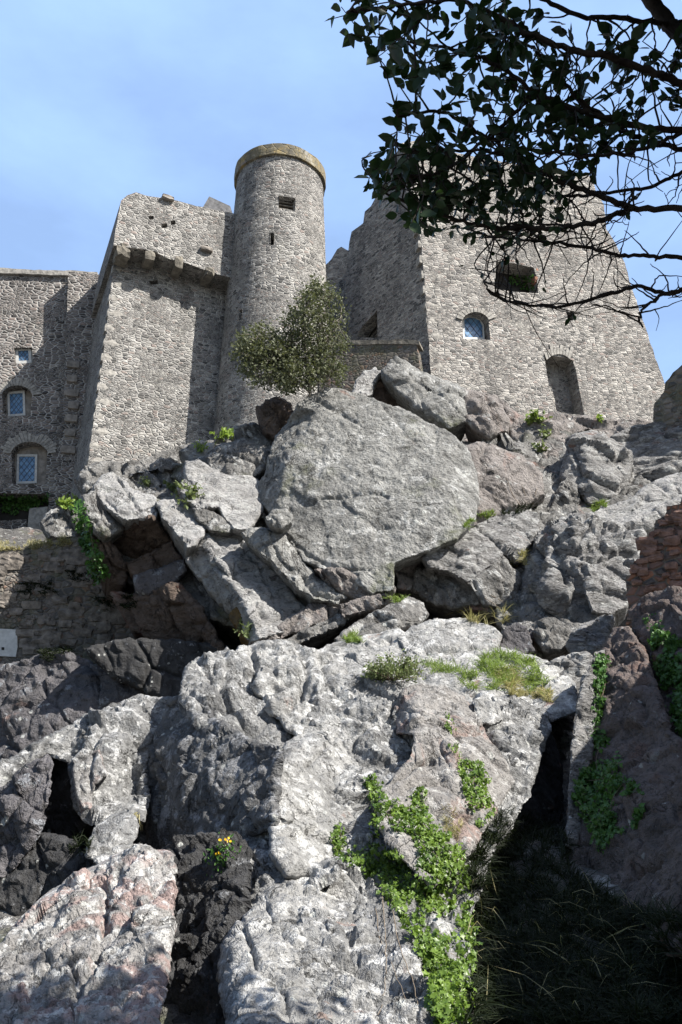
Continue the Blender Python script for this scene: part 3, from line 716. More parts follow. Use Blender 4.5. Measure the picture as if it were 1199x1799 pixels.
M['fore2'] = rock_mat('foreground_shade_spotted_rock', (.11, .11, .112), (.24, .24, .24), .0068, pink=.1, white=.52, dark=.5, pale=(.42, .425, .44))  # shade of the left-facing side put into darker greys, with pale lichen
M['forelit'] = rock_mat('foreground_sunlit_pale_rock', (.33, .328, .32), (.54, .535, .522), .0066, pink=.3, white=.52, dark=.46, pale=(.76, .76, .745), mb=.6)  # pale lichened rock, whitened further to carry its sunlit look
M['forepink2'] = rock_mat('foreground_pinkish_block', (.29, .275, .265), (.47, .45, .43), .0066, pink=.8, pinkc=(.42, .31, .275), white=.42, dark=.42, pale=(.62, .61, .59), mb=.6)
M['foredark'] = rock_mat('foreground_shade_dark_rock', (.045, .045, .048), (.11, .11, .112), .0062, pink=.1, white=.22, dark=.6, pale=(.34, .35, .37))  # near-black copy of the foreground rock: crevice shade put into its colour
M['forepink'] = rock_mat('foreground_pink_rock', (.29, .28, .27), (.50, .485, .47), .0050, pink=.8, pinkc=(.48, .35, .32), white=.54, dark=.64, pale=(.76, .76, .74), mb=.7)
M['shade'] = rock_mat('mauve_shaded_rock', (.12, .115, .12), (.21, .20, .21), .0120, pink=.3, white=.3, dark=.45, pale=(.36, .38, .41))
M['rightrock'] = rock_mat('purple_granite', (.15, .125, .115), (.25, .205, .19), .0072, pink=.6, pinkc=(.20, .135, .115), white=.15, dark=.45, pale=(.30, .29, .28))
M['rightmid'] = rock_mat('banded_outcrop', (.22, .214, .21), (.47, .46, .45), .0125, pink=.3, white=.54, dark=.6, streak=((0, math.radians(35), 0), (1., 1., 2.)))
B_, S_, W_, MD, PK_, FO, FL, FD, FP, SH, RR, RM = (M[x] for x in ('boulder', 'slab', 'brown', 'mid', 'pinkrock', 'fore', 'forelit', 'foredark', 'forepink', 'shade', 'rightrock', 'rightmid'))

# the big boulder and its neighbours
rock('boulder', 'huge grey-green lichened boulder with one broad flat face in the centre of the crag',
     [(522, 712), (546, 695, .3), (585, 682, .5), (625, 690, .6), (665, 706, .6), (702, 718, .7), (742, 738, .8), (792, 762, .9), (818, 786, 1.), (836, 830, 1.2), (840, 880, 1.2), (832, 915, .9), (800, 945, .6), (760, 963, .5), (725, 977, .5), (692, 990, .4), (692, 1034, .4), (655, 1044, .5), (612, 1015, .4), (575, 1002, .2), (535, 985, .1), (505, 940, .2), (482, 905, .4), (460, 884, .9), (449, 862, 1.2), (466, 835, .9), (474, 800, .7), (486, 768, .8), (506, 745, .8)],
     18.6, -.35, .95, B_, inner=[(560, 722, .2), (640, 726, .32), (700, 744, .38), (510, 800, .1), (498, 850, .15), (560, 878, .05), (556, 894, .18), (620, 985, .12), (770, 800, .45), (740, 900, .25), (640, 850, .12), (800, 900, .5)], ridges=[(0, 1), (1, 2), (3, 4), (4, 5)], w=7, T=4.5, facet=.3, fine=1.9, step=2.3, cs=140, big=.45, cracks=[([(548, 888), (565, 878), (600, 872), (640, 868), (680, 874)], 6, 3.5), ([(556, 700), (585, 715), (605, 728), (625, 738)], 7, 4), ([(672, 712), (695, 735), (708, 752)], 5, 4), ([(786, 845), (800, 870), (806, 900)], 4, 4), ([(500, 935), (540, 975), (600, 1003), (650, 1000)], 5, 3)])
rock('boulder', 'smooth pinkish shoulder of rock bulging right of the huge flat-faced boulder',
     [(818, 785), (850, 778), (880, 790), (915, 800), (950, 830), (955, 868), (918, 893), (880, 905), (852, 920), (815, 938), (800, 930), (812, 860)], 20.3, .2, .9, PK_, inner=[(880, 840, -.35), (850, 890, -.1)], w=22, T=3, facet=.6)
rock('boulder', 'hump-backed grey rock with a peaked top just below the corner of the keep',
     [(671, 657), (682, 640), (697, 627), (715, 636), (737, 650), (772, 666), (816, 684), (822, 727), (815, 741), (787, 754), (760, 735), (733, 718), (707, 694), (682, 674)], 24.2, .1, 1.1, B_, inner=[(722, 655, -.3), (780, 700, -.35)], w=15, T=3, facet=.6)
rock('rock_block', 'wedge-shaped pinkish block right of the peaked hump, its lower tip jutting over a dark notch',
     [(812, 682), (850, 690), (880, 712), (893, 735), (892, 757), (872, 764), (856, 774), (832, 752), (815, 738), (818, 712)], 24, .5, .9, PK_, inner=[(838, 715, -.3), (855, 745, -.35)], w=12, T=2.5)
rock('rock_slope', 'pink sloping rock shelf under the keep, right of the wedge-shaped block',
     [(846, 690), (872, 695), (905, 722), (935, 742), (952, 778), (948, 812), (925, 830), (895, 818), (850, 810), (822, 800), (812, 775), (850, 776), (888, 758), (885, 728)], 24.6, .4, 1.6, PK_, inner=[(915, 775, -.3)], w=14, T=3)
rock('boulder', 'small sunlit white rock at the foot of the low shaded wall',
     [(618, 690), (628, 668), (640, 655), (656, 647), (668, 654), (660, 672), (652, 692), (632, 698)], 24.5, .6, .9, S_, w=9, T=1.5)
rock('rock_block', 'brownish recessed rock sheltered below the peaked hump',
     [(640, 700), (652, 672), (672, 668), (700, 690), (735, 715), (760, 738), (748, 752), (690, 725), (650, 712)], 25.2, 0, -.3, W_, w=8, T=2)
rock('boulder', 'mossy brown round boulder at the foot of the small tree',
     [(453, 718), (470, 703), (492, 700), (512, 712), (520, 738), (506, 762), (485, 772), (462, 755)], 21.6, .3, .4, M['brown'], inner=[(485, 730, -.35)], w=14, T=2)
rock('boulder', 'dark grey rock wedged left of the huge boulder below the round brown one',
     [(415, 752), (448, 745), (478, 770), (482, 792), (440, 795), (418, 780)], 21.8, .3, .8, MD, w=10, T=2)
rock('rock_slab', 'sunlit smooth pale slab half covered by the shadow of the huge boulder',
     [(327, 812), (350, 808), (372, 824), (402, 838), (435, 835), (465, 850), (462, 895), (435, 932), (408, 930), (388, 898), (348, 864), (328, 838)], 19.9, .6, 2.1, S_, inner=[(380, 860, -.15)], w=12, T=2, facet=.5, fine=.8)
rock('boulder', 'rounded grey striped rock above the half-shaded smooth slab',
     [(362, 802), (390, 780), (430, 772), (474, 790), (472, 822), (442, 840), (402, 838), (370, 824)], 20.8, .2, 1.3, MD, inner=[(420, 800, -.3)], w=14, T=2)
rock('rock_block', 'low pale rock beside the fern under the foot of the square tower',
     [(318, 792), (345, 775), (376, 780), (372, 802), (338, 808)], 22.6, .2, 1.1, S_, w=8, T=1.6)
rock('boulder', 'shaded dark boulder nestled at the base of the square tower',
     [(264, 816), (284, 806), (305, 812), (328, 830), (322, 850), (292, 862), (268, 842)], 22.4, .2, .7, MD, inner=[(295, 832, -.25)], w=10, T=1.6)
rock('boulder', 'flattish shaded rock left of the dark boulder at the tower base',
     [(216, 838), (226, 822), (252, 822), (282, 850), (276, 872), (245, 864)], 21.8, .1, 1., MD, w=9, T=1.6)
rock('rock_ledge', 'long rubbly bedrock ledge that carries the front wall of the square tower',
     [(132, 842), (150, 822), (190, 812), (230, 815), (270, 800), (330, 778), (400, 770), (440, 740), (480, 730), (480, 800), (330, 860), (220, 860), (160, 870)], 24.6, .2, 1.4, MD, w=8, T=4, facet=1.3)
rock('rock_slab', 'large sunlit grey slab with a diagonal crack, overhanging the brown underside',
     [(166, 858), (178, 840), (197, 832), (217, 842), (228, 857), (250, 866), (274, 874), (276, 900), (271, 911), (221, 913), (200, 902), (180, 884)], 19.6, .35, 1.8, S_, inner=[(215, 885, -.2), (245, 890, -.2)], w=8, T=2.5, facet=.6, cracks=[([(205, 836), (222, 866), (250, 898)], 7, 2.5), ([(182, 872), (205, 895), (240, 903)], 5, 2.5)])
rock('boulder', 'rounded grey rock hanging at the left end of the overhang',
     [(146, 872), (168, 862), (185, 884), (206, 901), (222, 913), (216, 932), (186, 943), (165, 932), (148, 902)], 19.3, .8, .8, MD, inner=[(180, 910, -.3)], w=12, T=2)
rock('rock_block', 'upright grey lump of rock against the left corner of the square tower',
     [(141, 838), (150, 830), (162, 842), (170, 858), (164, 868), (150, 866)], 21.5, .3, .8, MD, w=8, T=1.)
rock('overhang', 'dark red-brown underside of the overhang beneath the cracked slab',
     [(219, 911), (271, 909), (278, 922), (300, 950), (282, 966), (228, 987), (205, 962), (188, 940), (214, 930)], 19.9, -.5, -2.2, W_, w=4, T=3, facet=.8)
rock('rock_block', 'tall pinkish-brown block in shade at the left end of the overhang',
     [(162, 933), (186, 941), (214, 975), (224, 1002), (216, 1030), (192, 1022), (166, 978)], 19.8, .9, -.6, M['brown'], inner=[(190, 980, -.25)], w=9, T=2.5)
rock('rock_block', 'reddish rock block stacked under the brown underside of the overhang',
     [(224, 988), (282, 962), (300, 954), (312, 976), (320, 985), (244, 1012), (232, 1010)], 19.7, -.3, -.2, W_, w=7, T=2.5)
rock('rock_block', 'pale grey upright block face under the reddish block',
     [(238, 1012), (322, 983), (328, 1002), (304, 1026), (252, 1048), (242, 1034)], 19.2, -.2, -.1, M['shade'], w=7, T=2.5, facet=.6)
rock('rock_slab', 'long dark brown slab running down into the deep cleft',
     [(196, 1040), (250, 1046), (304, 1024), (342, 1062), (388, 1142), (352, 1155), (292, 1135), (236, 1104)], 19.4, -.9, -.8, W_, inner=[(290, 1070, -.25)], w=9, T=3)
rock('rock_slab', 'narrow raised rib of rock slanting down across the long dark slab',
     [(296, 1024), (316, 1026), (352, 1070), (398, 1142), (384, 1150), (332, 1086)], 18.9, -.5, -.3, M['brown'], w=7, T=1.5)
rock('rock_slab', 'tilted white-topped slab right of the black gap in the overhang',
     [(274, 884), (290, 878), (310, 880), (342, 898), (362, 925), (358, 942), (332, 962), (318, 948), (290, 913)], 18.9, .55, 1.8, S_, inner=[(325, 915, -.1)], w=8, T=2, facet=.8)
rock('rock_block', 'small pale block among weeds at the left edge of the half-shaded slab',
     [(312, 856), (326, 843), (352, 860), (380, 892), (352, 894), (328, 880)], 19.3, .3, 1.4, S_, w=8, T=1.2)
rock('rock_block', 'wedge of grey rock between the tilted white slab and the rounded bulge',
     [(338, 894), (352, 887), (382, 905), (410, 926), (402, 937), (370, 932), (350, 914)], 18.9, .3, 1.0, MD, inner=[(378, 915, -.15)], w=8, T=1.4)
rock('rock_slab', 'big bright diagonal slab with long parallel cracks and an orange-stained lower edge',
     [(330, 985, .8), (338, 964, .5), (358, 940), (374, 931), (420, 938), (452, 952), (472, 982), (500, 1022), (520, 1052), (545, 1076), (505, 1108), (462, 1122), (438, 1126, .3), (418, 1085, .9), (382, 1052, 1.), (352, 1014, .9)],
     18.1, .45, 1.3, S_, inner=[(366, 950, -.2), (392, 1000, -.3), (425, 1050, -.3), (446, 1100, -.2), (430, 975, -.05), (470, 1030, -.05), (408, 958, .0), (440, 1005, .1)], ridges=[(0, 1), (1, 2), (2, 3)], w=9, T=3, facet=.8, cracks=[([(384, 940), (402, 962), (440, 972), (470, 985)], 8, 3), ([(370, 958), (398, 985), (420, 1020), (450, 1060), (470, 1080)], 9, 3.5), ([(420, 945), (448, 990), (478, 1040), (500, 1085)], 7, 3), ([(352, 965), (380, 1010), (410, 1050)], 6, 3), ([(452, 1100), (490, 1085), (530, 1068)], 7, 3)])
rock('boulder', 'rounded grey bulge between the bright diagonal slab and the huge boulder',
     [(424, 938), (446, 926), (478, 930), (502, 942), (528, 985), (556, 1010), (582, 1032), (612, 1048), (590, 1062), (545, 1052), (520, 1034), (495, 1008), (470, 985), (446, 962)], 17.7, .35, .8, B_, inner=[(475, 950, -.2), (520, 1010, -.25)], w=14, T=2, facet=.7)
rock('rock_block', 'egg-shaped dark stone stuck to the lower left edge of the huge boulder',
     [(470, 912), (480, 898), (498, 896), (512, 906), (510, 918), (492, 924), (476, 922)], 17.6, .2, .4, B_, w=9, T=.8)
rock('rock_slab', 'stepped grey-pink strata forming the lower lip above the dark cave',
     [(438, 1124), (470, 1108), (505, 1092), (545, 1062), (592, 1050), (604, 1078), (582, 1084), (540, 1104), (492, 1122), (456, 1134)], 17.4, .1, .5, PK_, w=7, T=2.5)
rock('rock_slab', 'thin lowest bed of rock just above the black cave mouth',
     [(466, 1134), (512, 1118), (545, 1104), (592, 1080), (616, 1084), (604, 1096), (545, 1122), (505, 1136)], 17.2, .1, .5, MD, w=5, T=2.2)
rock('rock_slab', 'broken pinkish ledge under the lower edge of the huge boulder',
     [(556, 1000), (600, 1002), (650, 1022), (690, 1030), (682, 1046), (640, 1056), (600, 1056), (578, 1028)], 17.6, .1, -.2, PK_, w=8, T=2, facet=1.4)
rock('rock_block', 'small angular splinter of rock at the right end of the cave roof',
     [(600, 1062), (640, 1050), (676, 1044), (690, 1052), (666, 1066), (632, 1078), (604, 1084)], 17.2, .1, .1, PK_, w=6, T=1.4, facet=1.3)
rock('rock_block', 'pink triangular rock in the shade of the huge boulder, beside a grass tuft',
     [(690, 992), (724, 978), (738, 986), (736, 1018), (726, 1034), (702, 1034)], 18.6, .5, .3, PK_, w=7, T=1.5)
M['orange'] = rock_mat('orange_stained_rock', (.14, .11, .07), (.27, .20, .11), .0135, pink=.0, white=.15, dark=.3, orange=1.3, ros=0.)
rock('rock_block', 'orange-lichened rock corner at the lower end of the bright diagonal slab', [(404, 1082), (418, 1060), (436, 1078), (446, 1108), (440, 1128), (424, 1118)], 17.75, -.6, .0, M['orange'], w=6, T=1.)
# right of the boulder
rock('boulder', 'pale pointed boulder split by a crack, right of the pink triangular rock',
     [(742, 978), (772, 955), (800, 940), (834, 930), (862, 954), (884, 974), (866, 992), (825, 1022), (790, 1006), (752, 996)], 18.2, .3, 1.1, RM, inner=[(830, 962, -.35)], w=10, T=2.4, facet=.8)
rock('boulder', 'blocky brown-grey boulder below the pointed one, with dry roots at its foot',
     [(884, 976), (904, 1000), (918, 1016), (906, 1050), (890, 1066), (852, 1062), (824, 1024), (866, 992)], 18., .6, .3, MD, inner=[(880, 1015, -.25)], w=9, T=2)
rock('boulder', 'shadowed round rock left of the blocky brown-grey boulder',
     [(734, 996), (790, 1007), (825, 1024), (848, 1058), (800, 1068), (762, 1062), (724, 1034)], 18.3, -.2, .2, MD, inner=[(790, 1035, -.2)], w=10, T=2)
rock('rock_slab', 'flat-topped grey slab above the pointed boulder, right of the mossy strip',
     [(834, 928), (872, 908), (920, 898), (947, 904), (944, 934), (926, 962), (908, 988), (886, 972), (862, 952)], 19.1, .2, 1.3, RM, inner=[(895, 930, -.2)], w=8, T=2, facet=.8)
rock('boulder', 'small cone-shaped rock leaning on the big striped boulder',
     [(963, 908), (972, 880), (984, 852), (998, 839), (1014, 852), (1018, 880), (1012, 902), (985, 912)], 21.2, .3, .5, MD, inner=[(995, 865, -.25)], w=10, T=1.5)
rock('boulder', 'big sunlit striped boulder standing below the walled-up doorway',
     [(983, 842, .5), (992, 805, .4), (1000, 778), (1012, 764), (1042, 760), (1078, 778), (1106, 795), (1112, 818), (1100, 850), (1078, 880), (1058, 890), (1034, 886), (1014, 862)], 21.8, .2, 1.0, RM, inner=[(1030, 790, -.45), (1040, 850, -.4)], ridges=[(0, 1)], w=14, T=3, fold=.6)
rock('rock_slope', 'pale lichened bedrock ramp between the keep and the striped boulder',
     [(925, 740), (985, 728), (1060, 738), (1140, 742), (1160, 780), (1110, 800), (1070, 775), (1030, 758), (1004, 768), (990, 800), (960, 815), (935, 800), (945, 770)], 24.2, .1, 2.0, PK_, w=10, T=3, facet=.9, fold=.7)
rock('rock_slope', 'shaded rocky bank of thin beds at the right edge under the rubble wall',
     [(1074, 772), (1110, 748), (1150, 742), (1260, 745), (1260, 856), (1160, 848), (1128, 862), (1106, 878), (1084, 880), (1112, 812)], 22.6, -.4, 1.0, RM, w=10, T=3, facet=1.3, st=10, ani=2.6, fold=.8)
rock('rock_slab', 'broad pale slab streaked white at the right edge above the red rubble wall',
     [(1010, 912), (1060, 892), (1104, 884), (1150, 842), (1260, 822), (1260, 905), (1168, 905), (1134, 934), (1112, 990), (1060, 1000), (1000, 960)], 19.6, -.1, 1.7, S_, w=10, T=3, facet=1.1, st=20, ani=2.2, fold=1.1)
rock('rock_outcrop', 'great rounded ribbed outcrop right of the pointed boulder, with a dark shaded left side',
     [(895, 1072, 1.4), (915, 1030, 1.2), (935, 975, 1.2), (948, 940, 1.1), (985, 915, .7), (1030, 905, .5), (1082, 918, .4), (1116, 950, .4), (1124, 990, .2), (1090, 1020), (1072, 1062), (1030, 1076, .3), (960, 1072, .8)],
     17.4, .0, .9, RM, inner=[(1000, 935, -.3), (988, 985, -.4), (985, 1040, -.3), (1050, 960, -.4), (1040, 1020, -.35), (950, 1000, .5)], ridges=[(0, 1), (1, 2)], w=16, T=4, facet=1.2, knob=.5, st=-70, ani=2, cracks=[([(1000, 920), (990, 980), (985, 1050)], 10, 4), ([(1030, 945), (1012, 975), (1020, 1000), (1045, 995), (1052, 965), (1030, 945)], 6, 3), ([(1030, 1000), (1080, 980), (1110, 985)], 8, 3), ([(965, 930), (955, 1000), (930, 1060)], 9, 4)], fold=1.5)
rock('boulder', 'knobbly white-lichened rock at the lower right foot of the ribbed outcrop',
     [(1024, 1008), (1066, 996), (1112, 985), (1124, 1005), (1110, 1040), (1100, 1064), (1074, 1080), (1040, 1072), (1030, 1040)], 16.6, .3, 1.0, RM, w=9, T=2, knob=.6)
rock('boulder', 'round mossy dark boulder sitting in the hollow under the ribbed outcrop',
     [(936, 1112), (950, 1094), (976, 1088), (1000, 1104), (1004, 1128), (985, 1142), (956, 1142)], 15.4, 0, .5, MD, inner=[(968, 1110, -.25)], w=14, T=1.5)
rock('boulder', 'smaller bluish rock left of the round mossy boulder in the hollow',
     [(880, 1132), (890, 1102), (908, 1096), (926, 1104), (938, 1142), (912, 1154), (890, 1150)], 15.2, 0, .5, M['shade'], w=10, T=1.4)
rock('boulder', 'contorted rock with white streaks right of the round mossy boulder',
     [(998, 1132), (1020, 1106), (1044, 1092), (1074, 1086), (1070, 1120), (1058, 1140), (1032, 1156), (1004, 1146)], 14.8, .2, .8, RM, w=8, T=1.8, knob=.8, fold=1.)
rock('rock_outcrop', 'steep sunlit ribbed rock above the mouth of the dark cleft',
     [(955, 1170), (1000, 1150), (1036, 1148), (1044, 1166), (1024, 1196), (1010, 1250), (1003, 1310), (990, 1330), (968, 1290), (966, 1255), (950, 1230), (968, 1200)], 13.2, -.3, .9, RM, w=9, T=2.4, facet=1.2, fold=1.)
# shelf below the boulder
rock('boulder', 'whale-backed dark grey rock at the right end of the cave mouth',
     [(588, 1122), (615, 1102), (655, 1080), (690, 1060), (716, 1049), (742, 1058), (752, 1080), (735, 1098), (690, 1110), (640, 1122), (604, 1134)], 16.2, .2, 1.2, MD, inner=[(700, 1078, -.3)], w=12, T=2.4, facet=.7)
rock('rock_slab', 'low angular pale slab with a shaded dent, above the bright grass',
     [(700, 1120), (722, 1104), (756, 1092), (806, 1088), (852, 1098), (878, 1118), (872, 1142), (832, 1152), (768, 1162), (716, 1148)], 15., .1, 1.7, FL, inner=[(792, 1098, -.1), (775, 1130, -.25), (812, 1142, -.1), (820, 1115, .15)], ridges=[(0, 1), (1, 2)], w=8, T=2, facet=.7)
rock('rock_slab', 'gently sloping pale rock shelf that carries the bright grass and the round shrub',
     [(540, 1152), (590, 1130), (640, 1118), (700, 1106), (760, 1140), (830, 1150), (880, 1140), (930, 1150), (985, 1170), (1010, 1200), (1012, 1250), (968, 1268), (900, 1245), (820, 1250), (755, 1218), (650, 1190)], 13.8, -.1, 2.6, FL, w=10, T=3, facet=.7, fold=.6)
# left shaded rocks
rock('rock_outcrop', 'bluish-mauve smooth bedrock in shade at the left edge below the retaining wall',
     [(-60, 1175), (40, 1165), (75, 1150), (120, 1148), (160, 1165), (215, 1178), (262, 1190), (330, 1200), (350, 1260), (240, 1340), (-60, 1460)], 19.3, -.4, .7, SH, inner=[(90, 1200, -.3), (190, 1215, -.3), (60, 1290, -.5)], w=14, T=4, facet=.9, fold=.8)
rock('rock_outcrop', 'streaked rock, coloured near-black for shade, at the back of the deep cleft under the overhang',
     [(150, 1140), (210, 1125), (300, 1125), (400, 1135), (430, 1180), (330, 1240), (270, 1220), (200, 1190)], 18.6, .2, .2, M['foredark'], w=10, T=3)
# foreground mass
rock('rock_outcrop', 'dark bedrock core seen in the gaps between the pale blocks of the foreground mass',
     [(520, 1300), (560, 1200), (620, 1185), (760, 1215), (900, 1250), (955, 1300), (930, 1400), (860, 1500), (830, 1600), (815, 1880), (470, 1880), (470, 1560), (500, 1480), (510, 1380)], 9.05, .1, .95, FO, w=12, T=3, facet=1., knob=.5, fold=1.)
rock('rock_ridge', 'long sunlit ridge of rock sloping down to the left edge of the foreground',
     [(-50, 1385), (0, 1345), (60, 1308), (130, 1272), (195, 1240), (242, 1222), (302, 1228), (296, 1262), (272, 1300), (256, 1340), (262, 1400), (250, 1440), (190, 1448), (150, 1436), (134, 1420), (122, 1340), (84, 1326), (40, 1358), (-50, 1440)],
     10.6, .1, .9, FO, inner=[(60, 1325, -.1), (150, 1290, -.25), (210, 1300, -.35), (140, 1350, .1), (190, 1362, -.2), (160, 1420, -.05), (240, 1400, .5), (230, 1330, .1)], ridges=[(1, 2), (4, 5)], w=10, T=3, facet=.9, cracks=[([(0, 1390), (60, 1345), (130, 1310), (150, 1290)], 14, 4), ([(150, 1280), (158, 1296)], 9, 4)], fold=.9)
rock('rock_outcrop', 'near-black rock added to darken the back of the narrow crevice in the left foreground', [(60, 1310), (120, 1300), (170, 1330), (180, 1420), (170, 1500), (60, 1510), (40, 1420)], 10.9, -.2, .4, FD, w=8, T=2)  # dark backing added so the crevice reads as deep shade
rock('rock_block', 'pink-faced angular rock bounding the black crevice on the right',
     [(128, 1335), (148, 1316), (176, 1320), (188, 1362), (166, 1376), (160, 1420), (142, 1428), (132, 1395)], 9.9, -.2, .4, FP, w=7, T=1.4, facet=.7)
rock('rock_outcrop', 'blue-grey shaded rock left of the black crevice at the left edge',
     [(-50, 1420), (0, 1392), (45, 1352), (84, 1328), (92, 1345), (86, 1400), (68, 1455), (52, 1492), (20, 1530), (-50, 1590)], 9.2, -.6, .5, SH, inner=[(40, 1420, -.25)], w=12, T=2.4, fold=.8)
rock('rock_outcrop', 'dark rough rock in shadow at the left edge above the pink-mottled slab',
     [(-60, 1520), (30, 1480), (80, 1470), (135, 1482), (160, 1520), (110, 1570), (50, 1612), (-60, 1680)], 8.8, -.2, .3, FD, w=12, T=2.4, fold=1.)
rock('boulder', 'small sunlit knob of rock in the shadow pocket above the pink-mottled slab',
     [(150, 1502), (168, 1456), (196, 1436), (226, 1426), (242, 1440), (240, 1472), (216, 1508), (182, 1524)], 8.3, .2, .8, FO, inner=[(205, 1460, -.15)], w=10, T=1.4)
rock('rock_slab', 'large pink-mottled lichened slab filling the lower left corner',
     [(-60, 1730), (0, 1668), (45, 1612), (85, 1578), (140, 1545), (190, 1520), (225, 1500), (262, 1494), (306, 1504), (304, 1570), (302, 1640), (296, 1710), (260, 1860), (-60, 1900)],
     6.4, -.1, .8, FP, inner=[(150, 1590, -.12), (240, 1530, -.2), (60, 1680, -.05), (190, 1660, -.1), (262, 1640, -.18), (185, 1600, .0), (120, 1720, .0)], w=14, T=3, facet=1., knob=.25, cracks=[([(185, 1560), (188, 1620), (170, 1700)], 12, 5), ([(60, 1620), (120, 1590), (180, 1580)], 9, 5), ([(290, 1560), (200, 1640), (160, 1700), (120, 1790)], 9, 5)], fold=1.1)
rock('rock_outcrop', 'streaked rock channel, coloured black for its shade, between the pink-mottled slab and the pale rounded mass',
     [(286, 1500), (320, 1480), (400, 1470), (440, 1500), (430, 1620), (440, 1860), (240, 1860), (262, 1760), (292, 1640)], 7.3, -.4, .5, FD, w=8, T=3, facet=1.5, knob=.6, st=-80, ani=2.2, fold=1.4)
rock('rock_outcrop', 'face darkened in colour for its shade, spotted with pale lichen, left of the vertical edge in the foreground',
     [(252, 1330, .5), (274, 1290, .5), (300, 1228, .5), (335, 1218, .4), (380, 1262, .3), (440, 1300, .2), (496, 1318), (492, 1380), (486, 1450, -.1), (440, 1475), (410, 1500), (400, 1560), (345, 1600), (312, 1560), (300, 1508, .4), (262, 1490, .6), (238, 1478, .7), (238, 1400, .7)],
     9.35, -.85, .45, M['fore2'] if 'fore2' in M else FO, inner=[(340, 1330, -.1), (400, 1400, -.1), (320, 1440, .0)], w=14, T=3, facet=.8, knob=.3)
rock('rock_outcrop', 'knobbly lichen-crusted top of the foreground mass left of the diagonal crack',
     [(324, 1176), (346, 1160), (376, 1152), (402, 1140), (414, 1152), (436, 1196), (474, 1246), (512, 1288), (504, 1314), (446, 1322), (392, 1308), (348, 1276), (318, 1232)], 10.9, .3, 1.2, FO, inner=[(375, 1190, -.2), (430, 1260, -.2)], w=14, T=3, knob=1.1, facet=.6, cracks=[([(346, 1162), (380, 1200), (410, 1250), (450, 1290)], 16, 6), ([(330, 1215), (370, 1262)], 12, 5), ([(390, 1150), (400, 1190), (385, 1215)], 10, 5)], fold=1.0)
rock('rock_outcrop', 'knobbly white rock between the diagonal crack and the cave mouth',
     [(410, 1150), (430, 1134), (462, 1128), (504, 1127), (545, 1140), (580, 1156), (606, 1178), (606, 1222), (560, 1256), (522, 1294), (504, 1284), (470, 1238), (432, 1192)], 11.4, .1, 1.3, FL, inner=[(500, 1160, -.2), (490, 1220, -.1), (560, 1210, -.15)], w=12, T=3, knob=.9, facet=.7, cracks=[([(440, 1135), (450, 1175), (440, 1210)], 12, 6), ([(520, 1135), (540, 1180), (525, 1230)], 12, 6), ([(470, 1240), (520, 1225), (560, 1240)], 10, 5), ([(560, 1165), (575, 1200), (570, 1235)], 10, 5)], fold=1.0)
rock('rock_slab', 'ridge of bright rock just left of the round shrub',
     [(578, 1160), (642, 1170), (700, 1180), (735, 1190), (752, 1216), (738, 1238), (690, 1246), (640, 1250), (590, 1248), (560, 1252), (572, 1200)], 11.6, .1, 2.0, FL, inner=[(640, 1205, -.15)], w=9, T=2.4, fold=.7)
rock('rock_slab', 'broad nearly white smooth face in the middle of the foreground mass',
     [(500, 1312, .2), (528, 1288, .2), (562, 1252, .2), (600, 1240, .2), (650, 1240, .2), (700, 1244, .2), (724, 1262), (722, 1320), (690, 1352), (668, 1384), (668, 1440), (640, 1470), (612, 1500), (560, 1540), (505, 1540), (476, 1500), (478, 1420), (486, 1350)],
     9.6, .75, 1.0, FL, inner=[(600, 1300, -.1), (560, 1400, -.15), (500, 1430, -.1), (500, 1350, -.05), (630, 1420, -.1), (500, 1455, .08)], w=60, Rd=.3, T=3, facet=.5, step=2.5, big=1.4, cracks=[([(485, 1450), (530, 1460), (560, 1455)], 10, 5), ([(540, 1340), (580, 1310), (600, 1290)], 5, 3), ([(610, 1290), (620, 1320)], 4, 4), ([(560, 1470), (610, 1490), (650, 1480)], 7, 4)], fold=.55)
rock('rock_block', 'big pinkish angular block with a dark shaded left end and a slanting crevice',
     [(694, 1244, .5), (704, 1220, .3), (730, 1205, .2), (770, 1205, .2), (812, 1225, .2), (838, 1252, .2), (850, 1290), (892, 1342), (902, 1372), (872, 1424), (834, 1484), (802, 1524), (760, 1560), (700, 1500), (664, 1450), (672, 1385), (722, 1334), (728, 1294), (700, 1290, .5)],
     9.4, .35, .9, M['forepink2'] if 'forepink2' in M else FL, inner=[(738, 1260, -.1), (735, 1330, -.1), (800, 1320, -.2), (790, 1420, -.15), (700, 1400, -.1), (760, 1335, .05)], w=9, T=3, facet=.7, cracks=[([(672, 1366), (688, 1376), (700, 1372), (722, 1352), (758, 1330)], 14, 4), ([(727, 1300), (728, 1330), (735, 1345)], 6, 3), ([(790, 1245), (806, 1300), (812, 1345)], 3, 3)], fold=.45)
rock('rock_block', 'small wedge fallen beside the crack at the top right of the foreground mass',
     [(832, 1232), (846, 1224), (872, 1238), (882, 1262), (862, 1272), (838, 1268)], 10.6, .3, 1.0, FL, w=6, T=.8)
rock('rock_block', 'rounded lichened shoulder at the lip of the dark cleft',
     [(866, 1228), (900, 1222), (962, 1252), (966, 1284), (946, 1318), (926, 1342), (900, 1350), (868, 1306), (850, 1276), (880, 1262)], 10.7, .4, 1.0, FO, inner=[(915, 1270, -.2)], w=11, T=2.4, facet=1., fold=.9)
rock('rock_slope', 'shaded flank of the foreground mass falling into the dark cleft',
     [(900, 1345), (930, 1330), (966, 1284), (985, 1330), (990, 1420), (960, 1520), (900, 1560), (800, 1580), (800, 1520), (836, 1478), (874, 1420)], 10.2, 1.2, .5, FD, w=10, T=3)
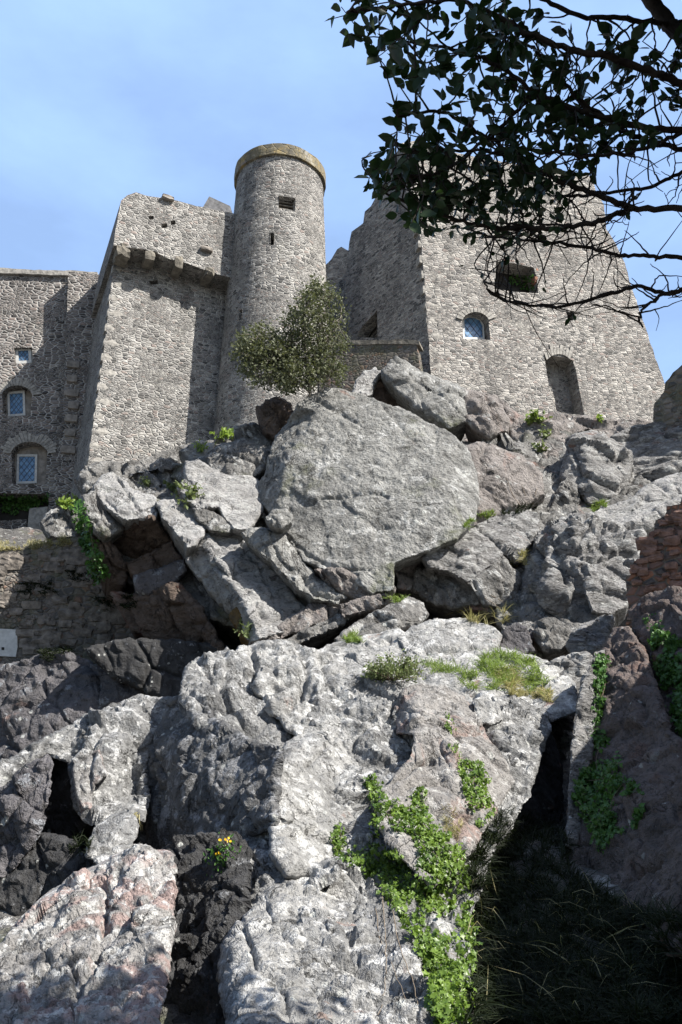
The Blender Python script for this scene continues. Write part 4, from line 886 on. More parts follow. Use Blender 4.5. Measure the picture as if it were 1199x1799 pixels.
rock('rock_outcrop', 'pale rounded mass with curving cracks at the bottom centre',
     [(384, 1712, .3), (396, 1650, .2), (430, 1600, .1), (478, 1548), (525, 1530), (590, 1506), (622, 1512), (645, 1540), (658, 1592), (688, 1650), (726, 1718), (750, 1770), (756, 1880), (420, 1880, .2), (396, 1790, .3)],
     6.6, .3, 1.0, FL, inner=[(480, 1640, -.15), (560, 1590, -.15), (600, 1680, -.18), (520, 1740, -.15), (575, 1560, .0), (605, 1600, .02), (650, 1600, -.02), (440, 1720, -.12), (640, 1780, -.1)], ridges=[(4, 5)], w=75, Rd=.5, T=3, facet=.6, step=2.5, cs=110, big=1.5, cracks=[([(470, 1600), (500, 1650), (530, 1690), (570, 1710), (600, 1716)], 9, 4), ([(505, 1566), (540, 1590), (560, 1620), (585, 1628)], 8, 4), ([(565, 1556), (600, 1575), (622, 1600), (645, 1610)], 16, 8), ([(425, 1620), (450, 1700), (490, 1730), (515, 1800)], 12, 5), ([(560, 1700), (550, 1740), (570, 1790)], 8, 4), ([(590, 1686), (630, 1688)], 5, 3), ([(528, 1600), (540, 1640), (556, 1655)], 10, 7)], fold=.8)
rock('rock_outcrop', 'rough grey rib of rock above the pale rounded mass, right of the yellow flowers',
     [(402, 1510, .2), (440, 1478, .1), (482, 1452), (505, 1490), (560, 1520), (600, 1510), (590, 1550), (520, 1570), (470, 1590), (430, 1640, .2), (392, 1670, .4), (388, 1580, .4)], 7.6, -.2, .8, FO, inner=[(470, 1520, -.15)], w=12, T=2, knob=.9, facet=.8, fold=1.1)
# right rock wall in shade
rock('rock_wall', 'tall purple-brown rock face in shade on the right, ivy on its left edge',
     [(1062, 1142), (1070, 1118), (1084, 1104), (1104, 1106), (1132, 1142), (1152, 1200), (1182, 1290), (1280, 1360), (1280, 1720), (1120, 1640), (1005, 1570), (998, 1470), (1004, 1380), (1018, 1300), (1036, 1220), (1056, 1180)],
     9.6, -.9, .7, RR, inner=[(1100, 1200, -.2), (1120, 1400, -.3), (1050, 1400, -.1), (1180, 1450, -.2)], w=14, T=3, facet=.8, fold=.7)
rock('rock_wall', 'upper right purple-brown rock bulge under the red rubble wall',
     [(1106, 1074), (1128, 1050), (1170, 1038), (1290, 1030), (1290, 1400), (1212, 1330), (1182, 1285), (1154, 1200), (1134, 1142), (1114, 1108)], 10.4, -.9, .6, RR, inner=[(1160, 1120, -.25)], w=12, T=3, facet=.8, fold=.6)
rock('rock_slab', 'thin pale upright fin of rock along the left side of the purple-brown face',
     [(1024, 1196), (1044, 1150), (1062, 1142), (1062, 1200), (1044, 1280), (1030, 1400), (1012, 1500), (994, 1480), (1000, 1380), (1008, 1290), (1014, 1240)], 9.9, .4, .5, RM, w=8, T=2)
rock('boulder', 'grey boulder on the ledge below the building, beside the weeds',
     [(72, 915), (92, 896), (118, 892), (142, 902), (152, 932), (130, 944), (86, 942)], 27.5, .1, 1., MD, w=9, T=2)

def filler(label, poly, back, mat, step=4., sel=None, **kw):
    L = np.array(poly, float); pts = np.array([i for i in INFO if inside(np.array([[i[0], i[1]]]), L)[0]])
    def near(x, y):
        d = np.hypot(pts[:, 0] - x, pts[:, 1] - y); j = np.argsort(d)[:3]; ww = 1 / (d[j] + 15); return float((pts[j, 2] * ww).sum() / ww.sum())
    out = [(x, y, near(x, y) + back + .25) for x, y in poly]; inn = [(a, b, c_ + back) for a, b, c_ in pts]
    return rock('rock_outcrop', label, out, float(pts[:, 2].mean()), 0, 0, mat, inner=inn, absY=True, w=14, T=3., step=step, grow=0, **kw)
filler('dark jointed bedrock glimpsed in the cracks between the rocks left of the huge boulder', [(160, 850), (215, 835), (330, 810), (420, 780), (468, 765), (452, 900), (520, 1000), (600, 1035), (590, 1075), (450, 1120), (345, 1080), (215, 1020), (165, 930)], .65, MD, facet=1.4)
filler('dark jointed bedrock glimpsed in the cracks between the rocks right of the huge boulder', [(700, 985), (800, 920), (850, 760), (930, 750), (1010, 760), (1100, 790), (1190, 770), (1210, 900), (1120, 1000), (1080, 1080), (1060, 1150), (900, 1160), (870, 1080), (720, 1055)], .62, MD, facet=1.4)
# ---------------------------------------------------------------- crag terrain (everything the rocks stand on)
prof_Y = np.array([-40, 0, 6, 8, 10, 12, 15, 19, 22, 24, 27, 31, 34, 40, 60, 90, 400])
prof_Z = np.array([0, 0, -.15, .1, .55, 1.0, 1.9, 3.3, 5.2, 7.2, 9.8, 13.0, 15.0, 15.5, 16, 16, 16.])
def hgt(X, Y, noise=True):
    z = np.interp(Y, prof_Y, prof_Z)
    Pq = np.stack([X, Y, X * 0], 1)
    l = np.clip((-X - 3.5) / 5, 0, 1); l = l * l * (3 - 2 * l); z = z - l * np.interp(Y, [6, 12, 20, 27, 33, 400], [0, .8, 2.0, 1.9, 3.2, 3.4])
    if noise: z = z + (fbm(Pq / 3.2, 5, 91) * .5 + fbm(Pq / .9, 4, 93, .6, True) * .16) * np.interp(Y, [3, 9, 12, 30], [.15, .35, 1, 1.3])
    # grassy hollow, lower right
    h = np.clip((X - .8) / 1.2, 0, 1) * np.clip((11.5 - Y) / 2.5, 0, 1); z = z * (1 - h) + h * (np.interp(Y, [0, 5, 6, 8, 10, 12], [0, .0, .12, .55, 1.1, 1.6]) + .12 * (fbm(Pq / .8, 4, 97) if noise else 0) + np.clip(X - 3.2, 0, 2) * .4)
    return z
def sheet(xs, ys, z0=0):
    gx, gy = np.meshgrid(xs, ys); X, Y = gx.ravel(), gy.ravel(); V = np.stack([X, Y, hgt(X, Y) + z0], 1); n, m = len(xs), len(ys)
    i = np.arange(n - 1); j = np.arange(m - 1); I, J = np.meshgrid(i, j); a = (J * n + I).ravel()
    return V, np.stack([a, a + 1, a + n + 1, a + n], 1).tolist()
xs = np.concatenate([[-900, -400, -150, -70, -40, -28], np.arange(-20, 20, .14), [20, 28, 40, 70, 150, 400, 900]])
ys = np.concatenate([[-600, -200, -60, -25, -10, -4, 0, 2], np.arange(3, 30, .13), np.arange(30, 44, .6), [50, 65, 90, 150, 400, 1200]])
V, Fc = sheet(xs, ys)
M['crag'] = rock_mat('crag_bedrock', (.13, .125, .12), (.25, .24, .23), .013, pink=.3, white=.3, dark=.55, moss=.4)
ter = mesh('terrain', V, Fc, M['crag'], smooth=True, origin=(0, 0, 0)); tag(ter, 'rocky crag and ground the castle stands on', None, None, 'structure')
prism('wall_face', [(-8, -1), (11.2, -1), (11.2, 3.9), (10.2, 4.6), (8.6, 4.9), (7, 5.3), (4, 5.2), (0, 5.5), (-8, 5.4)], 5.5, 6.6, M['rubble'], cw)

# ---------------------------------------------------------------- ray casting onto what stands there
bpy.context.view_layer.update()
def bvh_of(objs):
    V = []; Fc = []
    for o in objs:
        b = len(V); mw_ = o.matrix_world
        V += [mw_ @ v.co for v in o.data.vertices]; Fc += [[b + i for i in p.vertices] for p in o.data.polygons]
    return BVHTree.FromPolygons(V, Fc)
BV = bvh_of([o for o in C.objects if o.type == 'MESH'])
def cast(px, py):
    d = Vector(ray(px, py)).normalized(); h = BV.ray_cast(Vector(CAM), d)
    return h[0], h[1]
def proj(p):
    q = np.asarray(p, float) - CAM; z = q[..., 1] * math.cos(TH) + q[..., 2] * math.sin(TH); y = -q[..., 1] * math.sin(TH) + q[..., 2] * math.cos(TH)
    return CX + F * q[..., 0] / z, CY - F * y / z, z
def in_frame(p, m=20):
    x, y, z = proj(p); return (z > 0) & (x > -m) & (x < 1199 + m) & (y > -m) & (y < 1799 + m)
def sample_poly(poly, n):
    L = np.array(poly, float); lo, hi = L.min(0), L.max(0); out = np.zeros((0, 2))
    while len(out) < n:
        P = rng.uniform(lo, hi, (n * 3, 2)); out = np.concatenate([out, P[inside(P, L)]])
    return out[:n]
def unit(v): return v / np.maximum(np.linalg.norm(v, axis=-1, keepdims=True), 1e-9)
class Leaves:
    """many small leaves collected into one mesh; shape = list of (along, across, lift) rows folded down the midrib"""
    SH = {'ovate': ([(0, 0, 0), (.10, .19, .05), (.34, .33, .09), (.60, .31, .08), (.84, .13, .03), (1, 0, -.02)], True),
          'lance': ([(0, 0, 0), (.35, .16, .04), (.7, .13, .03), (1, 0, -.05)], True),
          'ivy': ([(0, 0, 0), (-.08, .38, .05), (.28, .28, .05), (.42, .50, .03), (.62, .20, .06), (1, 0, -.03)], True),
          'tiny': ([(0, 0, 0), (.5, .32, .06), (1, 0, 0)], True)}
    def __init__(s): s.V = []; s.F = []
    def add(s, P, D, N, L, shape='ovate', wid=1.):
        """P base points, D directions, N up normals, L lengths"""
        D = unit(D); Sd = unit(np.cross(D, N)); U = np.cross(Sd, D); rows = s.SH[shape][0]; n = len(P); L = np.asarray(L)[:, None]
        mid = []; lf = []; rt_ = []
        for (a, c, h) in rows:
            mid.append(P + D * L * a - U * L * 0.0); 
            lf.append(P + D * L * a + Sd * L * c * wid + U * L * h * 1.2); rt_.append(P + D * L * a - Sd * L * c * wid + U * L * h * 1.2)
        m = len(rows); A = np.stack(mid + lf[1:-1] + rt_[1:-1], 1); k = A.shape[1]; b0 = sum(len(v) for v in s.V)
        s.V.append(A.reshape(-1, 3)); l0 = m; r0 = m + (m - 2); pat = []
        pat.append((0, l0, 1)); pat.append((0, 1, r0))
        for i in range(1, m - 2): pat.append((i, l0 + i - 1, l0 + i, i + 1)); pat.append((i, i + 1, r0 + i, r0 + i - 1))
        pat.append((m - 2, l0 + m - 3, m - 1)); pat.append((m - 2, m - 1, r0 + m - 3))
        for q in range(n):
            b = b0 + q * k; s.F += [tuple(b + i for i in f) for f in pat]
    def blades(s, P, D, L, wd, bend=.5, side=None):
        n = len(P); D = unit(D); rv = rng.normal(size=(n, 3)); B = unit(rv * [1, 1, .2]); Sd = unit(np.cross(D, B)); b0 = sum(len(v) for v in s.V); L = np.asarray(L)[:, None]; W = np.asarray(wd)[:, None] if np.ndim(wd) else wd
        rows = []
        for t, ww in ((0, 1), (.35, .9), (.7, .6), (1, .06)):
            c = P + D * L * t + B * L * bend * t * t - np.array([0, 0, 1.]) * L * bend * .45 * t ** 3
            rows += [c - Sd * W * ww, c + Sd * W * ww]
        A = np.stack(rows, 1); s.V.append(A.reshape(-1, 3))
        for q in range(n):
            b = b0 + q * 8; s.F += [(b, b + 1, b + 3, b + 2), (b + 2, b + 3, b + 5, b + 4), (b + 4, b + 5, b + 7, b + 6)]
    def build(s, name, mat, parent=None, origin=None):
        return mesh(name, np.concatenate(s.V), s.F, mat, parent, smooth=True, origin=origin)
class Tubes:
    def __init__(s): s.V = []; s.F = []
    def add(s, pts, r, n=7, wob=0.):
        pts = [np.asarray(p, float) for p in pts]; m = len(pts); prev = None
        for i, p in enumerate(pts):
            d = unit(pts[min(i + 1, m - 1)] - pts[max(i - 1, 0)]); u = unit(np.cross(d, [0.3, .2, 1.]) if prev is None else np.cross(d, np.cross(prev, d))); prev = u; v = np.cross(d, u)
            rr = (r[0] + (r[1] - r[0]) * i / (m - 1)) * (1 + wob * random.uniform(-1, 1))
            for k in range(n): a = 2 * math.pi * k / n; s.V.append(p + (u * math.cos(a) + v * math.sin(a)) * rr)
        b = len(s.V) - m * n
        for i in range(m - 1):
            for k in range(n): k2 = (k + 1) % n; s.F.append((b + i * n + k, b + i * n + k2, b + (i + 1) * n + k2, b + (i + 1) * n + k))
        s.F.append(tuple(b + k for k in range(n - 1, -1, -1))); s.F.append(tuple(b + (m - 1) * n + k for k in range(n)))
    def build(s, name, mat, parent=None, origin=None): return mesh(name, np.array(s.V), s.F, mat, parent, smooth=True, origin=origin)
def curve(pts, per=5, jit=0.):
    pts = [np.asarray(p, float) for p in pts]; P = [2 * pts[0] - pts[1]] + pts + [2 * pts[-1] - pts[-2]]; out = []
    for i in range(1, len(P) - 2):
        for q in range(per):
            t = q / per; a, b, c, d = P[i - 1], P[i], P[i + 1], P[i + 2]
            out.append(.5 * ((2 * b) + (c - a) * t + (2 * a - 5 * b + 4 * c - d) * t * t + (3 * b - a - 3 * c + d) * t ** 3) + rng.normal(size=3) * jit)
    out.append(pts[-1]); return out

M['leafdark'] = leaf_mat('evergreen_leaf', (.010, .020, .008), (.028, .055, .018), trans=.18, rough=.42, spec=.35)  # evergreen green lowered to near-black, carrying the canopy shade in the colour
M['bark'] = plain_mat('dark_bark', (.045, .036, .03), .9, .45, 14., .02, .1)
M['olive'] = leaf_mat('grey_green_leaf', (.055, .065, .038), (.14, .15, .09), trans=.2, rough=.6, spec=.2)
M['palebark'] = plain_mat('pale_bark', (.20, .18, .15), .9, .3, 12., .02)
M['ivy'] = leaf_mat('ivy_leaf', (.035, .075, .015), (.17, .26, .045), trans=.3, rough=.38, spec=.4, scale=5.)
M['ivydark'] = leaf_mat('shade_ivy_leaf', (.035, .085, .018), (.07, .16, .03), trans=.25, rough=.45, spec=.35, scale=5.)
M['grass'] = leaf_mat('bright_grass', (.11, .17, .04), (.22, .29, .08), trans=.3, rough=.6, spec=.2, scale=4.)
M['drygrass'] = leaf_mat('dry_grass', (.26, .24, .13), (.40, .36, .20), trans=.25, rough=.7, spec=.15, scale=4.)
M['darkgrass'] = leaf_mat('shade_dark_grass', (.006, .010, .004), (.018, .026, .009), trans=.2, rough=.6, spec=.2, scale=3.)  # deep shade of the hollow put into a near-black green
M['fern'] = leaf_mat('leafy_weed', (.13, .20, .045), (.27, .36, .09), trans=.3, rough=.5, spec=.25, scale=5.)
M['shrub'] = leaf_mat('shrub_leaf', (.10, .13, .055), (.20, .24, .11), trans=.2, rough=.6, spec=.2, scale=8.)
M['petal'] = leaf_mat('yellow_petal', (.72, .42, .02), (.85, .55, .03), trans=.25, rough=.5, spec=.2)
M['rope'] = plain_mat('dry_stem', (.19, .15, .11), .9, .3, 10.)

# ---------------------------------------------------------------- overhanging tree, upper right
tree = empty('evergreen_tree', (4.3, 2.4, 0), 'evergreen tree, its dark leaves blackened for the canopy shade, whose branches overhang the upper right of the view', 'tree')
TR = lambda z: np.array([4.3 - .12 * (z - 2), 2.4 + .03 * z, z])
t = Tubes(); t.add(curve([TR(-.3), TR(1), TR(2.6) + [.05, .05, 0], TR(4.2), TR(6), TR(8)], 5), (.21, .07), 12, .04); t.build('trunk', M['bark'], tree)
BR = []   # (points px,py,Y ; radius px start, end ; trunk height)
BR.append(([(1700, 760, 2.8), (1400, 380, 2.9), (1260, 160, 2.9), (1200, 72, 2.9), (1165, 28, 2.9), (1128, -25, 2.85), (1090, -80, 2.8)], 17, 11))
BR.append(([(1650, 500, 2.7), (1400, 230, 2.7), (1270, 170, 2.7), (1199, 146, 2.7), (1140, 125, 2.65), (1060, 97, 2.6), (990, 84, 2.6), (920, 55, 2.55), (860, 22, 2.5), (800, 0, 2.4), (730, 5, 2.3), (660, 15, 2.2), (610, 22, 2.1)], 11, 2))
BR.append(([(1650, 520, 2.9), (1400, 300, 2.9), (1290, 240, 2.9), (1199, 230, 2.9), (1120, 222, 2.85), (1060, 205, 2.8), (1000, 190, 2.75), (940, 158, 2.7), (880, 120, 2.6), (820, 90, 2.5), (760, 80, 2.4), (720, 78, 2.3)], 9.5, 2))
BR.append(([(1650, 700, 3.), (1400, 400, 3.), (1290, 290, 3.), (1199, 262, 3.), (1140, 250, 2.95), (1090, 228, 2.9), (1062, 207, 2.85)], 6.5, 4))
BR.append(([(1650, 700, 3.1), (1400, 440, 3.1), (1280, 385, 3.), (1199, 368, 3.), (1110, 364, 3.), (1062, 345, 2.95), (1005, 326, 2.9), (955, 302, 2.9), (900, 268, 2.8), (845, 235, 2.7), (790, 200, 2.6), (740, 195, 2.5), (700, 205, 2.4)], 9, 2))
BR.append(([(1650, 720, 3.2), (1380, 380, 3.2), (1260, 285, 3.2), (1199, 302, 3.2), (1150, 325, 3.15), (1100, 334, 3.1), (1040, 342, 3.1), (985, 345, 3.)], 5.5, 2.5))
BR.append(([(1112, 366, 3.), (1085, 376, 3.), (1030, 394, 2.95), (960, 401, 2.9), (880, 400, 2.85), (800, 386, 2.8), (740, 366, 2.75), (690, 345, 2.7), (655, 318, 2.6)], 7, 1.8))
BR.append(([(1650, 760, 3.3), (1400, 500, 3.3), (1260, 455, 3.3), (1199, 452, 3.3), (1140, 451, 3.3), (1090, 448, 3.3), (1030, 435, 3.25), (960, 424, 3.2), (900, 420, 3.15), (840, 408, 3.1)], 6.5, 1.8))
BR.append(([(1650, 800, 3.5), (1400, 540, 3.5), (1260, 498, 3.5), (1199, 509, 3.5), (1166, 515, 3.5), (1120, 503, 3.45), (1060, 520, 3.4), (1000, 535, 3.4), (930, 536, 3.35), (870, 520, 3.3), (850, 495, 3.3)], 7, 1.5))
BR.append(([(1166, 515, 3.5), (1148, 530, 3.5), (1128, 545, 3.48), (1122, 560, 3.46), (1130, 575, 3.45)], 4, 1.5))
BR.append(([(1200, 232, 2.9), (1150, 255, 2.9), (1100, 270, 2.85), (1020, 275, 2.8), (940, 262, 2.75), (880, 268, 2.7), (820, 265, 2.6), (760, 270, 2.5), (700, 262, 2.4)], 5, 1.6))
BR.append(([(940, 158, 2.7), (900, 205, 2.7), (860, 240, 2.7), (800, 290, 2.65), (740, 310, 2.6), (690, 300, 2.5)], 5, 1.5))
BR.append(([(1062, 206, 2.85), (1010, 165, 2.8), (960, 110, 2.8), (930, 80, 2.75), (880, 60, 2.7)], 5, 2))
BR.append(([(1199, 40, 2.9), (1140, 40, 2.85), (1080, 30, 2.8), (1020, 28, 2.75), (960, 0, 2.7), (900, -20, 2.7)], 6, 3))
SP = []
for pts, r0, r1 in BR:
    P3 = [at(*p) for p in pts]; d = [np.linalg.norm(p - CAM) for p in P3]
    if pts[0][0] > 1600:
        z = max(1.6, P3[0][2] - .2); P3[0] = TR(z)
    cv = curve(P3, 6, .004); tb = Tubes(); tb.add(cv, (r0 * d[0] / F * .68, r1 * d[-1] / F * .9), 8, .08); tb.build('branch', M['bark'], tree)
    SP += [(p, unit(cv[min(i + 1, len(cv) - 1)] - cv[max(i - 1, 0)])) for i, p in enumerate(cv)]
SPp = np.array([p for p, _ in SP]); SPx, SPy, _ = proj(SPp); vis = SPx < 1300
lv = Leaves(); tw = Tubes()
def twig(tx, ty, n, size, leafy=True, maxd=230, thick=1.1):
    dd = np.hypot(SPx - tx, SPy - ty) + np.where(vis, 0, 1e4); cand = np.argsort(dd)[:40]
    root = cand[0] if dd[cand[0]] > 45 else cand[random.randrange(8, 40)]
    if dd[root] > maxd: return
    A = SPp[root]; Yr = A[1]; B = at(tx, ty, Yr + random.uniform(-.22, .22)); mid = (A + B) / 2 + rng.normal(size=3) * np.linalg.norm(B - A) * (.12 if leafy else .08)
    cv = curve([A, mid, B], 5, .002); pw = np.linalg.norm(B - CAM) / F; tw.add(cv, (thick * 1.5 * pw, thick * .55 * pw), 5, .1)
    if random.random() < .5 and leafy is False:
        q = cv[random.randrange(3, 8)]; e = q + rng.normal(size=3) * np.linalg.norm(B - A) * .35; tw.add(curve([q, (q + e) / 2 + rng.normal(size=3) * .02, e], 3), (thick * pw, .5 * pw), 4)
    if not leafy: return
    D0 = unit(cv[-1] - cv[-4]); P = []; D = []
    for i in range(n):
        j = len(cv) - 1 - int((i / n) ** 1.1 * 6); base = cv[max(j, 3)] + rng.normal(size=3) * .006
        P.append(base); D.append(D0 * random.uniform(.2, 1.1) + rng.normal(size=3) * .62 + [0, 0, -.12])
    P = np.array(P); D = np.array(D); N = unit(rng.normal(size=(n, 3)) * .8 + [0, -.3, .9]); lv.add(P, D, N, rng.uniform(.7, 1.15, n) * size, 'ovate', random.uniform(.8, 1.05))
for (tx, ty) in ((588, 32), (600, 12), (612, 60), (630, 18), (650, 5), (640, 45), (690, 55), (668, 62), (680, 85), (664, 100), (700, 112), (712, 140), (730, 150), (745, 128), (690, 190), (700, 215), (708, 200), (728, 190), (676, 262), (690, 245), (700, 232), (655, 298), (648, 315), (662, 330), (690, 352), (700, 375), (742, 402), (722, 395), (760, 385)):
    twig(tx, ty, 7, .072 if ty < 130 else .062)
for poly, n, lf, sz in (([(600, 5), (720, 0), (960, 0), (975, 70), (950, 190), (900, 300), (850, 350), (780, 372), (720, 372), (672, 335), (668, 300), (720, 255), (740, 205), (770, 180), (760, 140), (700, 105), (650, 50)], 64, 7, .068),
                        ([(940, 40), (1199, 30), (1199, 210), (1080, 290), (1000, 320), (900, 330), (930, 180)], 62, 6, .066), ([(720, 330), (1000, 320), (1010, 400), (900, 440), (800, 420), (740, 400)], 46, 6, .045),
                        ([(760, 60), (900, 40), (900, 260), (760, 290)], 12, 8, .068)):
    for p in sample_poly(poly, n): twig(p[0], p[1], lf, sz)
for poly, n, lf, sz in (([(650, 265), (900, 240), (960, 330), (880, 395), (740, 402), (660, 335)], 36, 7, .064), ([(900, 60), (1120, 80), (1120, 240), (960, 330), (900, 300)], 18, 6, .066)):
    for p in sample_poly(poly, n): twig(p[0], p[1], lf, sz)
for p in ((815, 470), (860, 488), (855, 440), (1000, 558), (905, 392), (1060, 400), (1100, 378), (905, 455), (960, 505), (1120, 340)): twig(p[0], p[1], 2, .042)
for poly, n in (([(880, 360), (1215, 300), (1215, 540), (1120, 520), (1000, 590), (880, 560), (830, 500)], 85), ([(900, 120), (1215, 120), (1215, 380), (900, 380)], 75)):
    for p in sample_poly(poly, n): twig(p[0], p[1], 0, 0, False, 300, 1.0)
tw.build('twigs', M['bark'], tree)
# crown above and to the right (outside the picture): shades the branches below
pick = SPp[rng.integers(0, len(SPp), 5200)]; S3 = np.array(SUNV)
cp = pick + S3 * rng.uniform(.9, 2.9, (5200, 1)) + rng.normal(size=(5200, 3)) * .34
cp = cp[~in_frame(cp, 60)]; n = len(cp)
lv.add(cp, rng.normal(size=(n, 3)), unit(rng.normal(size=(n, 3)) + S3 * 1.5), rng.uniform(.09, .15, n), 'ovate')
lv.build('foliage', M['leafdark'], tree)
tb = Tubes()
for i in range(14):
    q = cp[rng.integers(0, n)]; z = min(7.5, max(3, q[2] - 1.2)); a = TR(z); m_ = (a + q) / 2 + [0, 0, .25]
    if not in_frame(np.array(curve([a, m_, q], 4)), 30).any(): tb.add(curve([a, m_, q], 4), (.035, .01), 6)
if tb.V: tb.build('upper_branches', M['bark'], tree)

# ---------------------------------------------------------------- small tree at the foot of the round tower
b0, _ = cast(548, 700); b0 = np.array(b0); YT = b0[1] + .1
st = empty('small_tree', b0, 'small grey-green tree with thin pale stems growing in front of the round tower', 'tree')
tb = Tubes(); tips = []
for (pts, r) in (([(546, 702), (545, 680), (541, 650), (537, 600), (533, 560), (540, 530)], 2.6), ([(545, 678), (553, 650), (559, 610), (563, 575), (575, 540), (585, 520)], 2.2), ([(545, 690), (525, 670), (500, 650), (478, 630), (455, 615)], 2.0),
                 ([(541, 650), (520, 620), (510, 590), (520, 560)], 1.6), ([(559, 610), (580, 590), (598, 560), (600, 540)], 1.5), ([(500, 650), (490, 620), (470, 595), (450, 590)], 1.4), ([(545, 684), (570, 665), (590, 650)], 1.3), ([(525, 672), (495, 672), (465, 660), (440, 640)], 1.4)):
    cv = curve([at(x, y, YT + (random.uniform(-.35, .35) if i > 1 else 0)) for i, (x, y) in enumerate(pts)], 5, .008); tb.add(cv, (r * .019, r * .006), 6, .1); tips += cv[3:]
tips = np.array(tips); TX, TY, _ = proj(tips)
lv = Leaves()
for (cx, cy, rx, ry, n) in ((512, 612, 36, 34, 130), (560, 620, 34, 30, 90), (562, 545, 48, 44, 150), (575, 590, 38, 40, 90), (530, 570, 34, 40, 80), (455, 605, 42, 34, 170), (475, 640, 50, 38, 210), (436, 630, 26, 26, 80), (520, 655, 48, 30, 150), (572, 655, 34, 26, 90), (560, 515, 26, 22, 50), (500, 672, 40, 16, 40), (600, 610, 14, 18, 16)):
    for _ in range(int(n * 1.05)):
        a = random.uniform(0, 6.283); r = random.uniform(0, 1) ** .6; x, y = cx + rx * r * math.cos(a), cy + ry * r * math.sin(a)
        j = int(np.argmin(np.hypot(TX - x, TY - y) + rng.uniform(0, 18, len(TX)))); e = at(x, y, YT + random.uniform(-.8, .8) * (rx / 45)); A = tips[j]
        if random.random() < .55: tb.add(curve([A, (A + e) / 2 + rng.normal(size=3) * .06, e], 3), (.010, .004), 4)
        k = random.randrange(7, 15); P = e + rng.normal(size=(k, 3)) * .085; lv.add(P, rng.normal(size=(k, 3)) + unit(e - A) * .8, unit(rng.normal(size=(k, 3)) + [0, 0, .6]), rng.uniform(.065, .115, k), 'lance', 1.8)
tb.build('stems', M['palebark'], st); lv.build('foliage', M['olive'], st)

# ---------------------------------------------------------------- plants cast onto the rocks
def hits(P):
    out = []
    for x, y in P:
        h, nn = cast(x, y)
        if h is None: continue
        nn = np.array(nn); h = np.array(h)
        if nn @ (CAM - h) < 0: nn = -nn
        out.append((h, nn))
    return out
def ivy(label, poly, n, size, mat, lift=.05, stems=14, clump=.0, group=None, strands=()):
    P = sample_poly(poly, n)
    if clump:
        k = fbm(np.stack([P[:, 0] / 38, P[:, 1] / 38, P[:, 0] * 0 + n * .01], 1), 3, n % 50); P = P[k > np.quantile(k, clump)]
    H = hits(P); root = H[len(H) // 2][0]; low = min(H, key=lambda q: q[0][2])[0]
    e = empty('ivy', low, label, 'ivy', group); l = Leaves()
    A = np.array([h for h, _ in H]); N = np.array([q for _, q in H]); n = len(A)
    for rep in range(2):
        off = rng.uniform(.2, 1., (n, 1)) * lift; l.add(A + N * off + rng.normal(size=(n, 3)) * size * .4, unit(rng.normal(size=(n, 3)) + [0, 0, -1.1]), unit(N * 1.0 + [0, -.1, .5] + rng.normal(size=(n, 3)) * .45), rng.uniform(.45, 1.4, n) * size, 'ivy')
    l.build('foliage', mat, e); tb = Tubes()
    for i in range(stems):
        a, nn = H[random.randrange(len(H))]; near = sorted(range(len(H)), key=lambda q: abs(np.linalg.norm(A[q] - a) - size * 9))[:3]
        b, nb_ = H[near[0]]; tb.add(curve([a + nn * .01, (a + b) / 2 + nn * .03 + rng.normal(size=3) * .02, b + nb_ * .01], 4), (size * .07, size * .04), 5)
    tb.build('stems', M['rope'], e); return e
ivy('bright green ivy cascading down the lower right side of the pale foreground rock', [(640, 1372), (664, 1366), (682, 1410), (712, 1420), (742, 1380), (752, 1440), (806, 1490), (824, 1560), (828, 1650), (820, 1720), (815, 1810), (764, 1810), (752, 1720), (722, 1650), (690, 1590), (640, 1545), (622, 1515), (650, 1490), (655, 1440)], 3600, .040, M['ivy'], .07, 30, .30)
ivy('short spur of ivy on the pale foreground rock, left end of the bright cascade', [(582, 1462), (596, 1452), (606, 1480), (626, 1500), (628, 1522), (600, 1515), (586, 1495)], 170, .04, M['ivy'], .05, 4, .2)
ivy('isolated clump of bright ivy hanging on the pink angular block beside the shadow edge', [(802, 1345), (818, 1336), (850, 1345), (862, 1385), (866, 1428), (846, 1452), (828, 1440), (816, 1390)], 420, .042, M['ivy'], .06, 6, .3)
ivy('thin strand of ivy climbing the pink angular block above its clump', [(780, 1250), (790, 1250), (800, 1300), (812, 1345), (802, 1350), (790, 1310)], 60, .032, M['ivy'], .03, 4, .2)
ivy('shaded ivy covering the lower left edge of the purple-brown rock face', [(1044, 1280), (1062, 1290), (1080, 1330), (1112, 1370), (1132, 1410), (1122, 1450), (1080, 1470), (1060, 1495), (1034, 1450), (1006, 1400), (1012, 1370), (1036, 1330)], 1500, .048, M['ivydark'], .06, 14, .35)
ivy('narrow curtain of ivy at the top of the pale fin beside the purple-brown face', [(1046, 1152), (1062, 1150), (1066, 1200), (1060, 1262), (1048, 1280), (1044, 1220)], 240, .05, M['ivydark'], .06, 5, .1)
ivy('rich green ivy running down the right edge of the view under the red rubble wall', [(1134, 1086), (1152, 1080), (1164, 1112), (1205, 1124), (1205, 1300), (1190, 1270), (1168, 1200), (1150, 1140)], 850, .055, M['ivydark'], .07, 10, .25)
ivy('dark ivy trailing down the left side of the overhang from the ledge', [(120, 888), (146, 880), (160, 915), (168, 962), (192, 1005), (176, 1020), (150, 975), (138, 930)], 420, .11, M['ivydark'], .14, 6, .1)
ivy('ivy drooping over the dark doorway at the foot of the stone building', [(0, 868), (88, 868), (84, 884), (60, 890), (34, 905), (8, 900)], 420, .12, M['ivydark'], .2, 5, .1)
ivy('sparse ivy hanging inside the square opening high in the keep', [(884, 488), (940, 480), (942, 512), (900, 510)], 120, .12, M['ivydark'], .2, 3, .1)

